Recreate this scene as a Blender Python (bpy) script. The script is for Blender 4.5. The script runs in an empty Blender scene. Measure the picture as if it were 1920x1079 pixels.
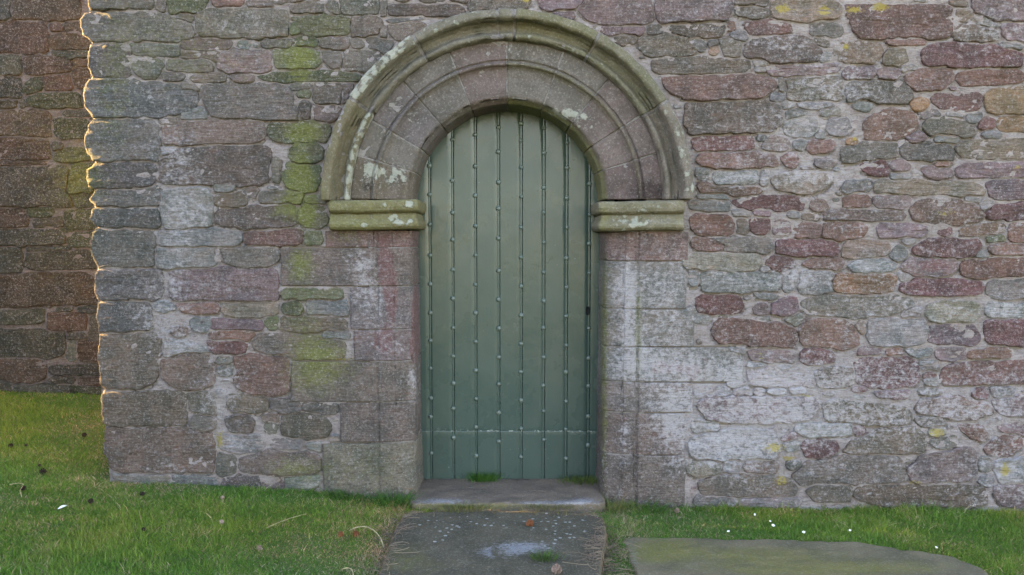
import bpy, math
import numpy as np
# ------------------------------------------------------------------ camera, world, sun, exposure
C = bpy.context.scene.collection
SC = bpy.context.scene
R = math.radians
F, TILT, CY, CZ = 1500.0, R(3.5), -4.5, 1.47
cam_d = bpy.data.cameras.new('camera'); cam = bpy.data.objects.new('camera', cam_d); C.objects.link(cam)
cam.location = (0, CY, CZ); cam.rotation_euler = (R(90) - TILT, 0, 0)
cam_d.sensor_width = 36; cam_d.lens = 36 * F / 1920; cam_d.clip_start = .05; cam_d.clip_end = 2000
SC.camera = cam
SUN_EL, SUN_BACK = R(15), R(4.5)          # low sun, from the left and a little behind the plane of the wall
w = bpy.data.worlds.new('World'); SC.world = w; w.use_nodes = True
nt = w.node_tree; bg = nt.nodes['Background']
sky = nt.nodes.new('ShaderNodeTexSky'); sky.sky_type = 'NISHITA'; sky.sun_disc = False
sky.sun_elevation = SUN_EL; sky.sun_rotation = R(270) + SUN_BACK
sky.dust_density = .35; sky.air_density = 1.0; sky.ozone_density = 1.6
wb = nt.nodes.new('ShaderNodeMix'); wb.data_type = 'RGBA'; wb.blend_type = 'MULTIPLY'; wb.inputs[0].default_value = 1; wb.inputs[7].default_value = (1.25, .98, .87, 1)
nt.links.new(sky.outputs[0], wb.inputs[6]); nt.links.new(wb.outputs[2], bg.inputs[0]); bg.inputs[1].default_value = .06
sd = bpy.data.lights.new('sun', 'SUN'); sd.energy = 4; sd.angle = R(.5); sd.color = (1, .64, .22)
sun = bpy.data.objects.new('sun', sd); C.objects.link(sun)
from mathutils import Vector
sdir = Vector((-math.cos(SUN_BACK) * math.cos(SUN_EL), math.sin(SUN_BACK) * math.cos(SUN_EL), math.sin(SUN_EL)))
sun.rotation_euler = sdir.to_track_quat('Z', 'Y').to_euler()
SC.view_settings.view_transform = 'Standard'; SC.view_settings.look = 'None'
SC.view_settings.gamma = 1; SC.view_settings.use_curve_mapping = False
SC.view_settings.exposure = 4.48

# ------------------------------------------------------------------ helpers
rng = np.random.default_rng(7)
ct, st = math.cos(TILT), math.sin(TILT)
def P(px, py, y=0.0):
    """point of the vertical plane at depth y that the photograph shows at a pixel -> x, z"""
    a = (np.asarray(px, float) - 960) / F; b = -(np.asarray(py, float) - 539.5) / F
    dy = ct + b * st; dz = -st + b * ct
    s = (y - CY) / dy
    return a * s, CZ + dz * s
def PX(x, y, z):
    yy = y - CY; zz = z - CZ
    dep = yy * ct - zz * st; up = yy * st + zz * ct
    return 960 + F * x / dep, 539.5 - F * up / dep
def hsh(ix, iy, iz):
    n = (ix.astype(np.int64) * 73856093) ^ (iy.astype(np.int64) * 19349663) ^ (iz.astype(np.int64) * 83492791)
    n = (n ^ (n >> 13)) * 1274126177 & 0x7fffffff
    n = (n ^ (n >> 16)) * 668265263 & 0x7fffffff
    return ((n ^ (n >> 15)) & 0xffffff) / float(0xffffff) * 2 - 1
def vnoise(x, y, z):
    x, y, z = np.broadcast_arrays(np.asarray(x, float), np.asarray(y, float), np.asarray(z, float))
    x0, y0, z0 = np.floor(x), np.floor(y), np.floor(z)
    fx, fy, fz = x - x0, y - y0, z - z0
    fx, fy, fz = [f * f * (3 - 2 * f) for f in (fx, fy, fz)]
    r = 0
    for i in (0, 1):
        for j in (0, 1):
            for k in (0, 1):
                r = r + hsh(x0 + i, y0 + j, z0 + k) * (fx if i else 1 - fx) * (fy if j else 1 - fy) * (fz if k else 1 - fz)
    return r
def fbm(x, y, z, o=3):
    r, a, f = 0, 1, 1
    for i in range(o):
        r = r + a * vnoise(x * f + 17.3 * i, y * f + 5.1 * i, z * f); a *= .5; f *= 2.03
    return r
def mesh_np(name, V, quads=None, tris=None, attrs=None, smooth=True):
    me = bpy.data.meshes.new(name)
    V = np.asarray(V, np.float32)
    nq = 0 if quads is None else len(quads); ntr = 0 if tris is None else len(tris)
    me.vertices.add(len(V)); me.vertices.foreach_set('co', V.ravel())
    loops = []
    if nq: loops.append(np.asarray(quads, np.int32).ravel())
    if ntr: loops.append(np.asarray(tris, np.int32).ravel())
    L = np.concatenate(loops); me.loops.add(len(L)); me.loops.foreach_set('vertex_index', L)
    me.polygons.add(nq + ntr)
    start = np.concatenate([np.arange(nq) * 4, nq * 4 + np.arange(ntr) * 3]).astype(np.int32)
    me.polygons.foreach_set('loop_start', start)
    me.update(calc_edges=True); me.validate()
    me.polygons.foreach_set('use_smooth', np.full(len(me.polygons), bool(smooth)))
    if attrs:
        for k, v in attrs.items():
            v = np.asarray(v, np.float32)
            a = me.color_attributes.new(k, 'FLOAT_COLOR', 'POINT')
            c = np.ones((len(V), 4), np.float32); c[:, :v.shape[1]] = v
            a.data.foreach_set('color', c.ravel())
    return me
def obj(name, me, mat=None, parent=None, loc=(0, 0, 0), col=None):
    o = bpy.data.objects.new(name, me); C.objects.link(o); o.location = loc
    if parent: o.parent = parent
    if mat and not me.materials: me.materials.append(mat)
    if col is not None: o.color = (*col, 1)
    return o
def thing(name, label, cat, loc=(0, 0, 0), group=None):
    o = bpy.data.objects.new(name, None); C.objects.link(o); o.location = loc
    o.empty_display_size = .1
    return tag(o, label, cat, group)
def tag(o, label, cat, group=None, kind=None):
    o['label'] = label; o['category'] = cat
    if group: o['group'] = group
    if kind: o['kind'] = kind
    return o
def grid_faces(nr, nc, mask=None, off=0):
    i = np.arange(nr - 1)[:, None] * nc + np.arange(nc - 1)[None, :]
    q = np.stack([i, i + 1, i + nc + 1, i + nc], -1).reshape(-1, 4) + off
    if mask is not None: q = q[mask.ravel()]
    return q

# ---- stains: shapes of their own on the masonry. (x, y, half width, half height, amount) in the photograph's grid
LIME = [(330,300,45,60,.8),(345,400,50,50,.9),(330,460,40,30,.6),(300,180,70,30,.45),(250,260,60,50,.25),(300,590,60,40,.8),(320,520,25,30,.9),(240,530,60,30,.3),
 (420,540,60,25,.6),(450,45,50,22,.7),(470,110,40,18,.35),(350,640,60,30,.8),(420,720,50,40,.6),(680,490,35,45,.75),(690,560,40,45,.7),(720,640,50,60,.5),(775,720,12,40,.9),
 (410,770,40,60,.55),(330,830,90,30,.25),(300,880,60,15,.5),(450,830,30,15,.8),(1175,530,22,45,1.),(1250,530,45,45,.7),(1180,610,22,60,.8),(1260,620,60,40,.6),
 (1190,680,40,30,.8),(1280,690,90,30,.8),(1250,760,50,35,.7),(1170,830,12,40,.8),(1260,800,30,40,.6),(1520,330,70,20,.8),(1380,335,50,15,.6),(1500,520,50,25,.8),(1380,520,60,20,.55),
 (1600,700,180,60,.55),(1400,770,120,60,.75),(1360,840,90,40,.85),(1560,790,120,40,.6),(1780,770,90,50,.65),(1890,760,50,60,.5),(1450,710,80,25,.8),(1700,580,140,40,.45),
 (1890,580,40,16,.9),(1650,500,60,20,.6),(1550,150,60,60,.5),(1640,170,60,25,.4),(1870,60,60,40,.5),(1460,80,60,20,.4),(1360,30,100,30,.25),(1400,280,120,60,.3),(1750,420,200,60,.25),
 (960,90,20,18,.6),(855,115,12,20,.5),(1050,115,10,25,.5),(800,170,90,30,.3),(770,250,60,50,.35),(660,60,60,40,.2),(1500,230,60,40,.4),(740,330,35,35,.55),(690,340,20,30,.5),(1890,900,60,50,.6),(1600,880,300,40,.25)]
ALG = [(562,110,26,22,1.3),(570,248,34,20,1.2),(565,320,20,40,1.),(562,145,20,12,.7),(570,360,26,28,1.2),(540,395,45,22,.7),(575,405,14,24,1.2),(565,495,26,38,1.),(545,340,30,60,.35),
 (570,600,45,60,.55),(600,660,45,25,.6),(580,710,60,40,.6),(640,690,80,50,.35),(550,880,60,25,.8),(440,130,220,120,.30),(280,60,160,90,.35),(650,440,50,30,.6),(700,880,90,50,.5),(620,40,80,60,.3),
 (1132,690,9,280,.9),(1197,620,8,130,.8),(1150,560,18,80,.3),(215,200,30,130,.35),(460,600,120,30,.2),(830,350,1,1,0),(1245,220,1,1,0),(60,230,120,110,.35),(110,440,100,120,.4),(60,620,100,80,.25),(150,330,40,60,.5)]
DARK = [(200,330,24,170,.5),(190,120,30,70,.25),(1215,358,45,22,.9),(690,350,10,14,.5),(720,700,22,200,.30),(1160,640,18,110,.45),(1180,860,25,60,.5),(1240,900,80,40,.3),(1240,820,50,25,.35),(685,352,14,10,.6),(70,100,80,120,.2)]
YEL = [(1468,17,13,8,1.3),(1545,20,13,9,1.3),(1600,19,15,6,1.3),(1650,13,16,9,1.2),(1586,88,7,7,1.2),(985,1,10,5,1.2),(1452,840,22,12,.9),(1480,860,14,6,.9),(1757,812,15,10,1.1),(1886,882,10,14,1.1),
 (1603,261,5,4,1.2),(1512,742,26,5,.7),(1425,668,6,6,1.),(1908,315,8,6,.9),(1768,398,20,8,.7),(412,825,9,24,.9),(640,675,22,4,.8),(1400,905,60,10,.35),(1465,900,14,14,.7),(1715,905,20,5,.8)]
RED = [(722,495,14,40,.9),(734,560,12,45,.9),(718,640,18,24,.9),(779,590,7,60,1.),(776,655,8,26,.8),(1262,690,34,9,.8),(1300,700,14,20,.6),(1232,690,10,20,.5),(690,445,50,12,.4),(1240,815,40,16,.4),(1750,498,40,14,.7),(1330,572,40,14,.4),(540,545,1,1,0),(455,318,34,14,.35)]
def blobs(L, px, py):
    r = np.zeros_like(px)
    for x, y, a, b, s in L:
        r += s * np.exp(-(((px - x) / a) ** 2 + ((py - y) / b) ** 2) * .8)
    return r
def stains(x, y, z, extra=(0, 0, 0, 0)):
    px, py = PX(x, y, z)
    right = 1 / (1 + np.exp(-(px - 1000) / 120.))
    li = blobs(LIME, px, py) * .80 + .20 * right + extra[0]
    al = blobs(ALG, px, py) + extra[1]; dk = blobs(DARK, px, py) + extra[2]; ye = blobs(YEL, px, py) + extra[3]; rd = blobs(RED, px, py)
    s = np.stack([li, al, dk], -1); return dict(stain=s, lichen=np.stack([ye, rd, ye], -1))

# ------------------------------------------------------------------ materials
def mat_new(name):
    m = bpy.data.materials.new(name); m.use_nodes = True
    return m, m.node_tree.nodes, m.node_tree.links, m.node_tree.nodes['Principled BSDF']
class NB:
    def __init__(s, m): s.n = m.node_tree.nodes; s.l = m.node_tree.links
    def put(s, sock, v):
        if isinstance(v, bpy.types.NodeSocket): s.l.new(v, sock)
        elif v is not None: sock.default_value = v
    def noise(s, vec, scale, detail=4, rough=.55, dist=0):
        n = s.n.new('ShaderNodeTexNoise'); s.put(n.inputs['Vector'], vec); n.inputs['Scale'].default_value = scale
        n.inputs['Detail'].default_value = detail; n.inputs['Roughness'].default_value = rough; n.inputs['Distortion'].default_value = dist
        return n.outputs[0]
    def vor(s, vec, scale, feat='F1', out=0, rnd=1):
        n = s.n.new('ShaderNodeTexVoronoi'); n.feature = feat; s.put(n.inputs['Vector'], vec); n.inputs['Scale'].default_value = scale
        n.inputs['Randomness'].default_value = rnd
        return n.outputs[out]
    def math(s, op, a, b=0., c=0.):
        n = s.n.new('ShaderNodeMath'); n.operation = op; s.put(n.inputs[0], a); s.put(n.inputs[1], b); s.put(n.inputs[2], c); return n.outputs[0]
    def ramp(s, v, lo, hi, a=0., b=1.):
        n = s.n.new('ShaderNodeMapRange'); n.interpolation_type = 'SMOOTHSTEP'; s.put(n.inputs[0], v)
        n.inputs[1].default_value = lo; n.inputs[2].default_value = hi; n.inputs[3].default_value = a; n.inputs[4].default_value = b; return n.outputs[0]
    def mix(s, f, a, b, mode='MIX'):
        n = s.n.new('ShaderNodeMix'); n.data_type = 'RGBA'; n.blend_type = mode; s.put(n.inputs[0], f)
        for i, v in ((6, a), (7, b)):
            if isinstance(v, tuple): v = (*v, 1) if len(v) == 3 else v
            s.put(n.inputs[i], v)
        return n.outputs[2]
    def attr(s, name):
        n = s.n.new('ShaderNodeAttribute'); n.attribute_name = name; return n
    def sep(s, c):
        n = s.n.new('ShaderNodeSeparateColor'); s.put(n.inputs[0], c); return n.outputs
    def mapv(s, vec, scale):
        n = s.n.new('ShaderNodeMapping'); s.put(n.inputs[0], vec); n.inputs['Scale'].default_value = scale; return n.outputs[0]
    def bump(s, h, strength, dist, normal=None):
        n = s.n.new('ShaderNodeBump'); s.put(n.inputs['Height'], h); n.inputs['Strength'].default_value = strength
        n.inputs['Distance'].default_value = dist; s.put(n.inputs['Normal'], normal); return n.outputs[0]
def stone_mat(name, mortar=False):
    m, n, l, bs = mat_new(name); b = NB(m)
    pos = n.new('ShaderNodeNewGeometry').outputs['Position']
    bed = b.mapv(pos, (1, 1, 3.2))
    oi = n.new('ShaderNodeObjectInfo').outputs['Color']
    base = oi
    n1 = b.noise(pos, 7, 5, .6); n2 = b.noise(bed, 26, 6, .7); n3 = b.noise(pos, 130, 4, .7); n4 = b.noise(pos, 420, 2, .6)
    lam = b.noise(b.mapv(pos, (1, 1, 9)), 11, 5, .65, .5)
    if not mortar:
        c = b.mix(b.ramp(n1, .38, .64), base, b.mix(1., base, (.66, .74, .76), 'MULTIPLY'))
        c = b.mix(b.ramp(n2, .36, .66, 0, .75), c, b.mix(1., c, (.58, .54, .50), 'MULTIPLY'))
        c = b.mix(b.ramp(lam, .50, .64, 0, .28), c, b.mix(1., c, (.66, .60, .56), 'MULTIPLY'))
        c = b.mix(b.ramp(b.noise(bed, 13, 5, .65, .6), .56, .70, 0, .55), c, b.mix(1., c, (1.35, 1.02, .86), 'MULTIPLY'))
    else:
        c = b.mix(b.ramp(n1, .35, .65), base, b.mix(1., base, (.78, .76, .74), 'MULTIPLY'))
        c = b.mix(b.ramp(n2, .42, .66, 0, .7), c, b.mix(1., c, (.60, .54, .51), 'MULTIPLY'))
        c = b.mix(b.ramp(b.noise(pos, 18, 5, .7), .52, .70, 0, .5), c, b.mix(1., c, (.74, .60, .55), 'MULTIPLY'))
    sa = b.attr('stain'); sr = b.sep(sa.outputs['Color']); yr_ = b.sep(b.attr('lichen').outputs['Color']); ye = yr_[0]
    c = b.mix(b.ramp(b.math('ADD', yr_[1], b.math('MULTIPLY', b.noise(pos, 28, 5, .7), 1.2)), .95, 1.15, 0, .7), c, (.17, .088, .085))
    nm = b.noise(b.mapv(pos, (1, 1, 1.35)), 30, 8, .8, .2); nb = b.noise(pos, 9, 4, .6)
    # grey-white lime bloom
    lf = b.math('ADD', b.math('MULTIPLY', sr[0], .36), b.math('ADD', b.math('MULTIPLY', nm, 1.6), b.math('MULTIPLY', nb, .35)))
    c = b.mix(b.ramp(lf, 1.10, 1.42, 0, .78), c, (.45, .43, .44))
    # dark damp crust
    df = b.math('ADD', b.math('MULTIPLY', sr[2], .5), b.math('MULTIPLY', n2, .5))
    c = b.mix(b.ramp(df, .40, .78, 0, .72), c, b.mix(1., c, (.36, .36, .36), 'MULTIPLY'))
    # algae
    af = b.math('ADD', b.math('MULTIPLY', sr[1], .55), b.math('MULTIPLY', b.noise(pos, 34, 8, .85), 1.3))
    c = b.mix(b.ramp(af, .82, 1.30, 0, .85), c, b.mix(b.noise(pos, 30, 3), (.10, .105, .04), (.21, .225, .05)))
    # fine speckle
    n5 = b.noise(pos, 75, 5, .8)
    c = b.mix(b.ramp(n5, .52, .66, 0, .5), c, (.40, .375, .37))
    c = b.mix(b.ramp(n5, .34, .47, .65, 0), c, b.mix(1., c, (.42, .39, .37), 'MULTIPLY'))
    # small white lichen dots
    dd = b.vor(pos, 42); keep = b.ramp(b.noise(pos, 3.1, 3), .53, .66)
    dot = b.math('MULTIPLY', b.ramp(b.math('ADD', dd, b.math('MULTIPLY', n3, .25)), .19, .27, 1, 0), keep)
    c = b.mix(b.math('MULTIPLY', dot, .6), c, (.60, .59, .55))
    d2 = b.vor(pos, 95)
    c = b.mix(b.math('MULTIPLY', b.ramp(d2, .14, .22, .45, 0), b.ramp(b.noise(pos, 6, 3), .48, .60)), c, (.55, .54, .52))
    # yellow lichen
    yf = b.math('ADD', ye, b.math('MULTIPLY', b.math('SUBTRACT', b.noise(pos, 70, 6, .8), .5), 3.2))
    c = b.mix(b.ramp(yf, .55, .85, 0, .75), c, (.36, .29, .06))
    l.new(c, bs.inputs['Base Color']); bs.inputs['Roughness'].default_value = .93
    bs.inputs['Specular IOR Level'].default_value = .22
    h = b.math('ADD', b.math('MULTIPLY', n2, .8), b.math('ADD', b.math('MULTIPLY', n3, .55 if not mortar else .9), b.math('ADD', b.math('MULTIPLY', n4, .25), b.math('MULTIPLY', lam, .9 if not mortar else .3))))
    l.new(b.bump(h, 1., .014 if not mortar else .022), bs.inputs['Normal'])
    return m
M_STONE = stone_mat('weathered_sandstone'); M_MORTAR = stone_mat('lime_mortar', True)
def hood_mat():
    m, n, l, bs = mat_new('lichened_ashlar'); b = NB(m)
    pos = n.new('ShaderNodeNewGeometry').outputs['Position']
    base = n.new('ShaderNodeObjectInfo').outputs['Color']
    n1 = b.noise(pos, 8, 5, .6); n2 = b.noise(pos, 30, 6, .7); n3 = b.noise(pos, 150, 4, .7)
    c = b.mix(b.ramp(n1, .36, .66), base, b.mix(1., base, (.72, .74, .72), 'MULTIPLY'))
    c = b.mix(b.ramp(n2, .35, .7, 0, .45), c, b.mix(1., c, (.6, .56, .52), 'MULTIPLY'))
    sa = b.attr('stain'); sr = b.sep(sa.outputs['Color'])
    lf = b.math('ADD', b.math('MULTIPLY', sr[0], .45), b.math('ADD', b.math('MULTIPLY', b.noise(pos, 40, 6, .75), .75), b.math('MULTIPLY', n1, .35)))
    c = b.mix(b.ramp(lf, .82, 1.0, 0, .75), c, (.44, .45, .43))
    af = b.math('ADD', b.math('MULTIPLY', sr[1], .6), b.math('MULTIPLY', b.noise(pos, 16, 6, .7), .6))
    c = b.mix(b.ramp(af, .46, 1.15, 0, .85), c, b.mix(b.noise(pos, 24, 3), (.10, .098, .045), (.205, .195, .07)))
    df = b.math('ADD', b.math('MULTIPLY', sr[2], .5), b.math('MULTIPLY', n2, .5))
    c = b.mix(b.ramp(df, .45, .8, 0, .75), c, b.mix(1., c, (.3, .28, .28), 'MULTIPLY'))
    # pale crusts of lichen with scalloped outline, where the 'lichen' amount says
    cr = b.attr('lichen').outputs['Fac']; v = b.vor(b.mapv(pos, (1, 1, 1)), 26)
    cf = b.math('SUBTRACT', b.math('ADD', cr, b.math('MULTIPLY', b.noise(pos, 28, 5, .7), 1.3)), b.math('MULTIPLY', v, .55))
    c = b.mix(b.ramp(cf, .95, 1.12, 0, .7), c, b.mix(n2, (.24, .26, .19), (.45, .46, .41)))
    n5 = b.noise(pos, 80, 5, .8)
    c = b.mix(b.ramp(n5, .53, .68, 0, .45), c, (.40, .38, .36))
    c = b.mix(b.ramp(n5, .34, .47, .55, 0), c, b.mix(1., c, (.45, .42, .40), 'MULTIPLY'))
    l.new(c, bs.inputs['Base Color']); bs.inputs['Roughness'].default_value = .9; bs.inputs['Specular IOR Level'].default_value = .25
    h = b.math('ADD', n2, b.math('ADD', b.math('MULTIPLY', n3, .5), b.math('MULTIPLY', b.ramp(cf, .95, 1.06), .4)))
    l.new(b.bump(h, .9, .010), bs.inputs['Normal'])
    return m
M_HOOD = hood_mat()
def slab_mat():
    m, n, l, bs = mat_new('paving_sandstone'); b = NB(m)
    pos = n.new('ShaderNodeNewGeometry').outputs['Position']
    base = n.new('ShaderNodeObjectInfo').outputs['Color']
    n1 = b.noise(pos, 5, 5, .6); n2 = b.noise(pos, 40, 6, .7); n3 = b.noise(pos, 220, 3, .7)
    c = b.mix(b.ramp(n1, .36, .66), base, b.mix(1., base, (.68, .72, .72), 'MULTIPLY'))
    sr = b.sep(b.attr('stain').outputs['Color'])
    af = b.math('ADD', b.math('MULTIPLY', sr[1], .6), b.math('MULTIPLY', b.noise(pos, 12, 6, .7), .6))
    c = b.mix(b.ramp(af, .46, .98, 0, .8), c, b.mix(b.noise(pos, 35, 5, .8), (.10, .10, .035), (.23, .215, .05)))
    c = b.mix(b.ramp(b.noise(pos, 90, 6, .8), .50, .66, 0, .5), c, (.30, .28, .23))
    lf = b.math('ADD', b.math('MULTIPLY', sr[0], .45), b.math('MULTIPLY', b.noise(b.mapv(pos, (1, 1.6, 1)), 50, 7, .8), 1.3))
    c = b.mix(b.ramp(lf, .82, 1.12, 0, .7), c, (.33, .34, .36))
    v = b.math('ADD', b.vor(pos, 24), b.math('MULTIPLY', n2, .35))
    sp = b.math('MULTIPLY', b.ramp(v, .36, .42, 1, 0), b.ramp(b.math('ADD', sr[2], b.math('MULTIPLY', b.noise(pos, 14, 2), .6)), .72, .82))
    c = b.mix(b.math('MULTIPLY', sp, .75), c, (.40, .41, .38))
    c = b.mix(b.ramp(n3, .35, .62, .35, 0), c, b.mix(1., c, (.5, .5, .5), 'MULTIPLY'))
    l.new(c, bs.inputs['Base Color']); bs.inputs['Roughness'].default_value = .92; bs.inputs['Specular IOR Level'].default_value = .2
    h = b.math('ADD', n2, b.math('MULTIPLY', n3, .5))
    l.new(b.bump(h, .9, .008), bs.inputs['Normal'])
    return m
M_SLAB = slab_mat()
def door_mat():
    m, n, l, bs = mat_new('gloss_green_paint'); b = NB(m)
    pos = n.new('ShaderNodeNewGeometry').outputs['Position']
    grain = b.mapv(pos, (6, 6, 1))
    n1 = b.noise(pos, 3, 4, .6); n2 = b.noise(grain, 12, 5, .6); n3 = b.noise(pos, 55, 3, .6)
    c = b.mix(n1, (.040, .066, .055), (.050, .077, .064))
    c = b.mix(b.ramp(n2, .4, .7, 0, .25), c, (.060, .086, .072))
    # scuffs in the paint where it has chipped
    ch = b.math('ADD', b.vor(pos, 30), b.math('MULTIPLY', n3, .25))
    c = b.mix(b.math('MULTIPLY', b.ramp(ch, .17, .20, 1, 0), b.ramp(b.noise(pos, 2.3, 3), .55, .62, 0, .6)), c, (.30, .36, .34))
    sr = b.sep(b.attr('stain').outputs['Color'])
    c = b.mix(b.math('MULTIPLY', sr[0], b.ramp(b.noise(pos, 45, 5, .8), .52, .62)), c, (.40, .44, .40))
    c = b.mix(b.math('MULTIPLY', sr[1], .30), c, (.12, .125, .10))
    l.new(c, bs.inputs['Base Color']); bs.inputs['Specular IOR Level'].default_value = .4; bs.inputs['Coat Weight'].default_value = .06; bs.inputs['Coat Roughness'].default_value = .15
    l.new(b.ramp(n1, .3, .7, .22, .36), bs.inputs['Roughness'])
    wav = b.noise(b.mapv(pos, (1, 1, .8)), 26, 3, .55, .8)
    h = b.math('ADD', b.math('MULTIPLY', wav, .9), b.math('ADD', b.math('MULTIPLY', n2, .5), b.math('MULTIPLY', b.noise(b.mapv(pos, (2.5, 1, 1)), 80, 3, .7), .25)))
    nb_ = b.bump(h, .4, .0022); l.new(nb_, bs.inputs['Normal']); l.new(nb_, bs.inputs['Coat Normal'])
    return m
M_DOOR = door_mat()
def flat_mat(name, col, rough=.8, tr=0, noise=0, spec=.3):
    m, n, l, bs = mat_new(name); b = NB(m)
    bs.inputs['Base Color'].default_value = (*col, 1); bs.inputs['Roughness'].default_value = rough; bs.inputs['Specular IOR Level'].default_value = spec
    if noise:
        pos = n.new('ShaderNodeNewGeometry').outputs['Position']
        l.new(b.mix(b.ramp(b.noise(pos, noise, 5, .7), .35, .65), tuple(.6 * v for v in col), tuple(1.25 * v for v in col)), bs.inputs['Base Color'])
    return m
M_CORE = flat_mat('wall_core', (.16, .14, .12), .95)
M_BLACK = flat_mat('dark_gap', (.008, .008, .008), .9)
def blade_mat():
    m, n, l, bs = mat_new('grass_blade'); b = NB(m)
    a = b.attr('tint').outputs['Color']
    l.new(a, bs.inputs['Base Color']); bs.inputs['Roughness'].default_value = .55; bs.inputs['Specular IOR Level'].default_value = .35
    tr = n.new('ShaderNodeBsdfTranslucent'); l.new(a, tr.inputs[0])
    mx = n.new('ShaderNodeMixShader'); mx.inputs[0].default_value = .35
    l.new(bs.outputs[0], mx.inputs[1]); l.new(tr.outputs[0], mx.inputs[2])
    l.new(mx.outputs[0], n['Material Output'].inputs[0])
    return m
M_BLADE = blade_mat()
def ground_mat():
    m, n, l, bs = mat_new('turf_soil'); b = NB(m)
    pos = n.new('ShaderNodeNewGeometry').outputs['Position']
    c = b.mix(b.ramp(b.noise(pos, 5, 5, .7), .38, .62), (.075, .115, .025), (.11, .12, .045))
    c = b.mix(b.ramp(b.noise(pos, 90, 4, .7), .45, .7, 0, .7), c, (.13, .115, .065))
    l.new(c, bs.inputs['Base Color']); bs.inputs['Roughness'].default_value = .95
    l.new(b.bump(b.noise(pos, 80, 5, .7), .8, .01), bs.inputs['Normal'])
    return m
M_GROUND = ground_mat()
# ------------------------------------------------------------------ ground
def smooth(t): t = np.clip(t, 0, 1); return t * t * (3 - 2 * t)
def zg(x, y):
    x = np.asarray(x, float); y = np.asarray(y, float)
    f = np.interp(x, [-30, -6, -3.2, -2.3, -1.6, -1.05, -.55, .5, 3, 30], [.5, .24, .13, .085, .055, .02, -.05, -.065, -.09, -.3])
    left = 1 - smooth((x + 2.4) / 2.2)
    f = f + np.where(y > 0, np.clip(y, 0, 3) * .13 * left, np.clip(y, -3, 0) * .03)
    return f + .008 * fbm(x * 2.2, y * 2.2, .5, 2)
def axis(lo, hi, step, far, k=1.35):
    a = list(np.arange(lo, hi + 1e-6, step)); s = step
    while a[-1] < far: s *= k; a.append(a[-1] + s)
    s = step; b = [a[0]]
    while b[-1] > -far: s *= k; b.append(b[-1] - s)
    return np.array(b[:0:-1] + a)
gx = axis(-4.5, 4.5, .05, 400); gy = axis(-2., 2.2, .05, 400)
GX, GY = np.meshgrid(gx, gy)
GZ = zg(GX, GY)
me = mesh_np('ground', np.stack([GX, GY, GZ], -1).reshape(-1, 3), grid_faces(len(gy), len(gx)))
g = obj('ground', me, M_GROUND); g['kind'] = 'structure'
g['label'] = 'mossy turf ground rising gently to the left of the wall'

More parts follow.
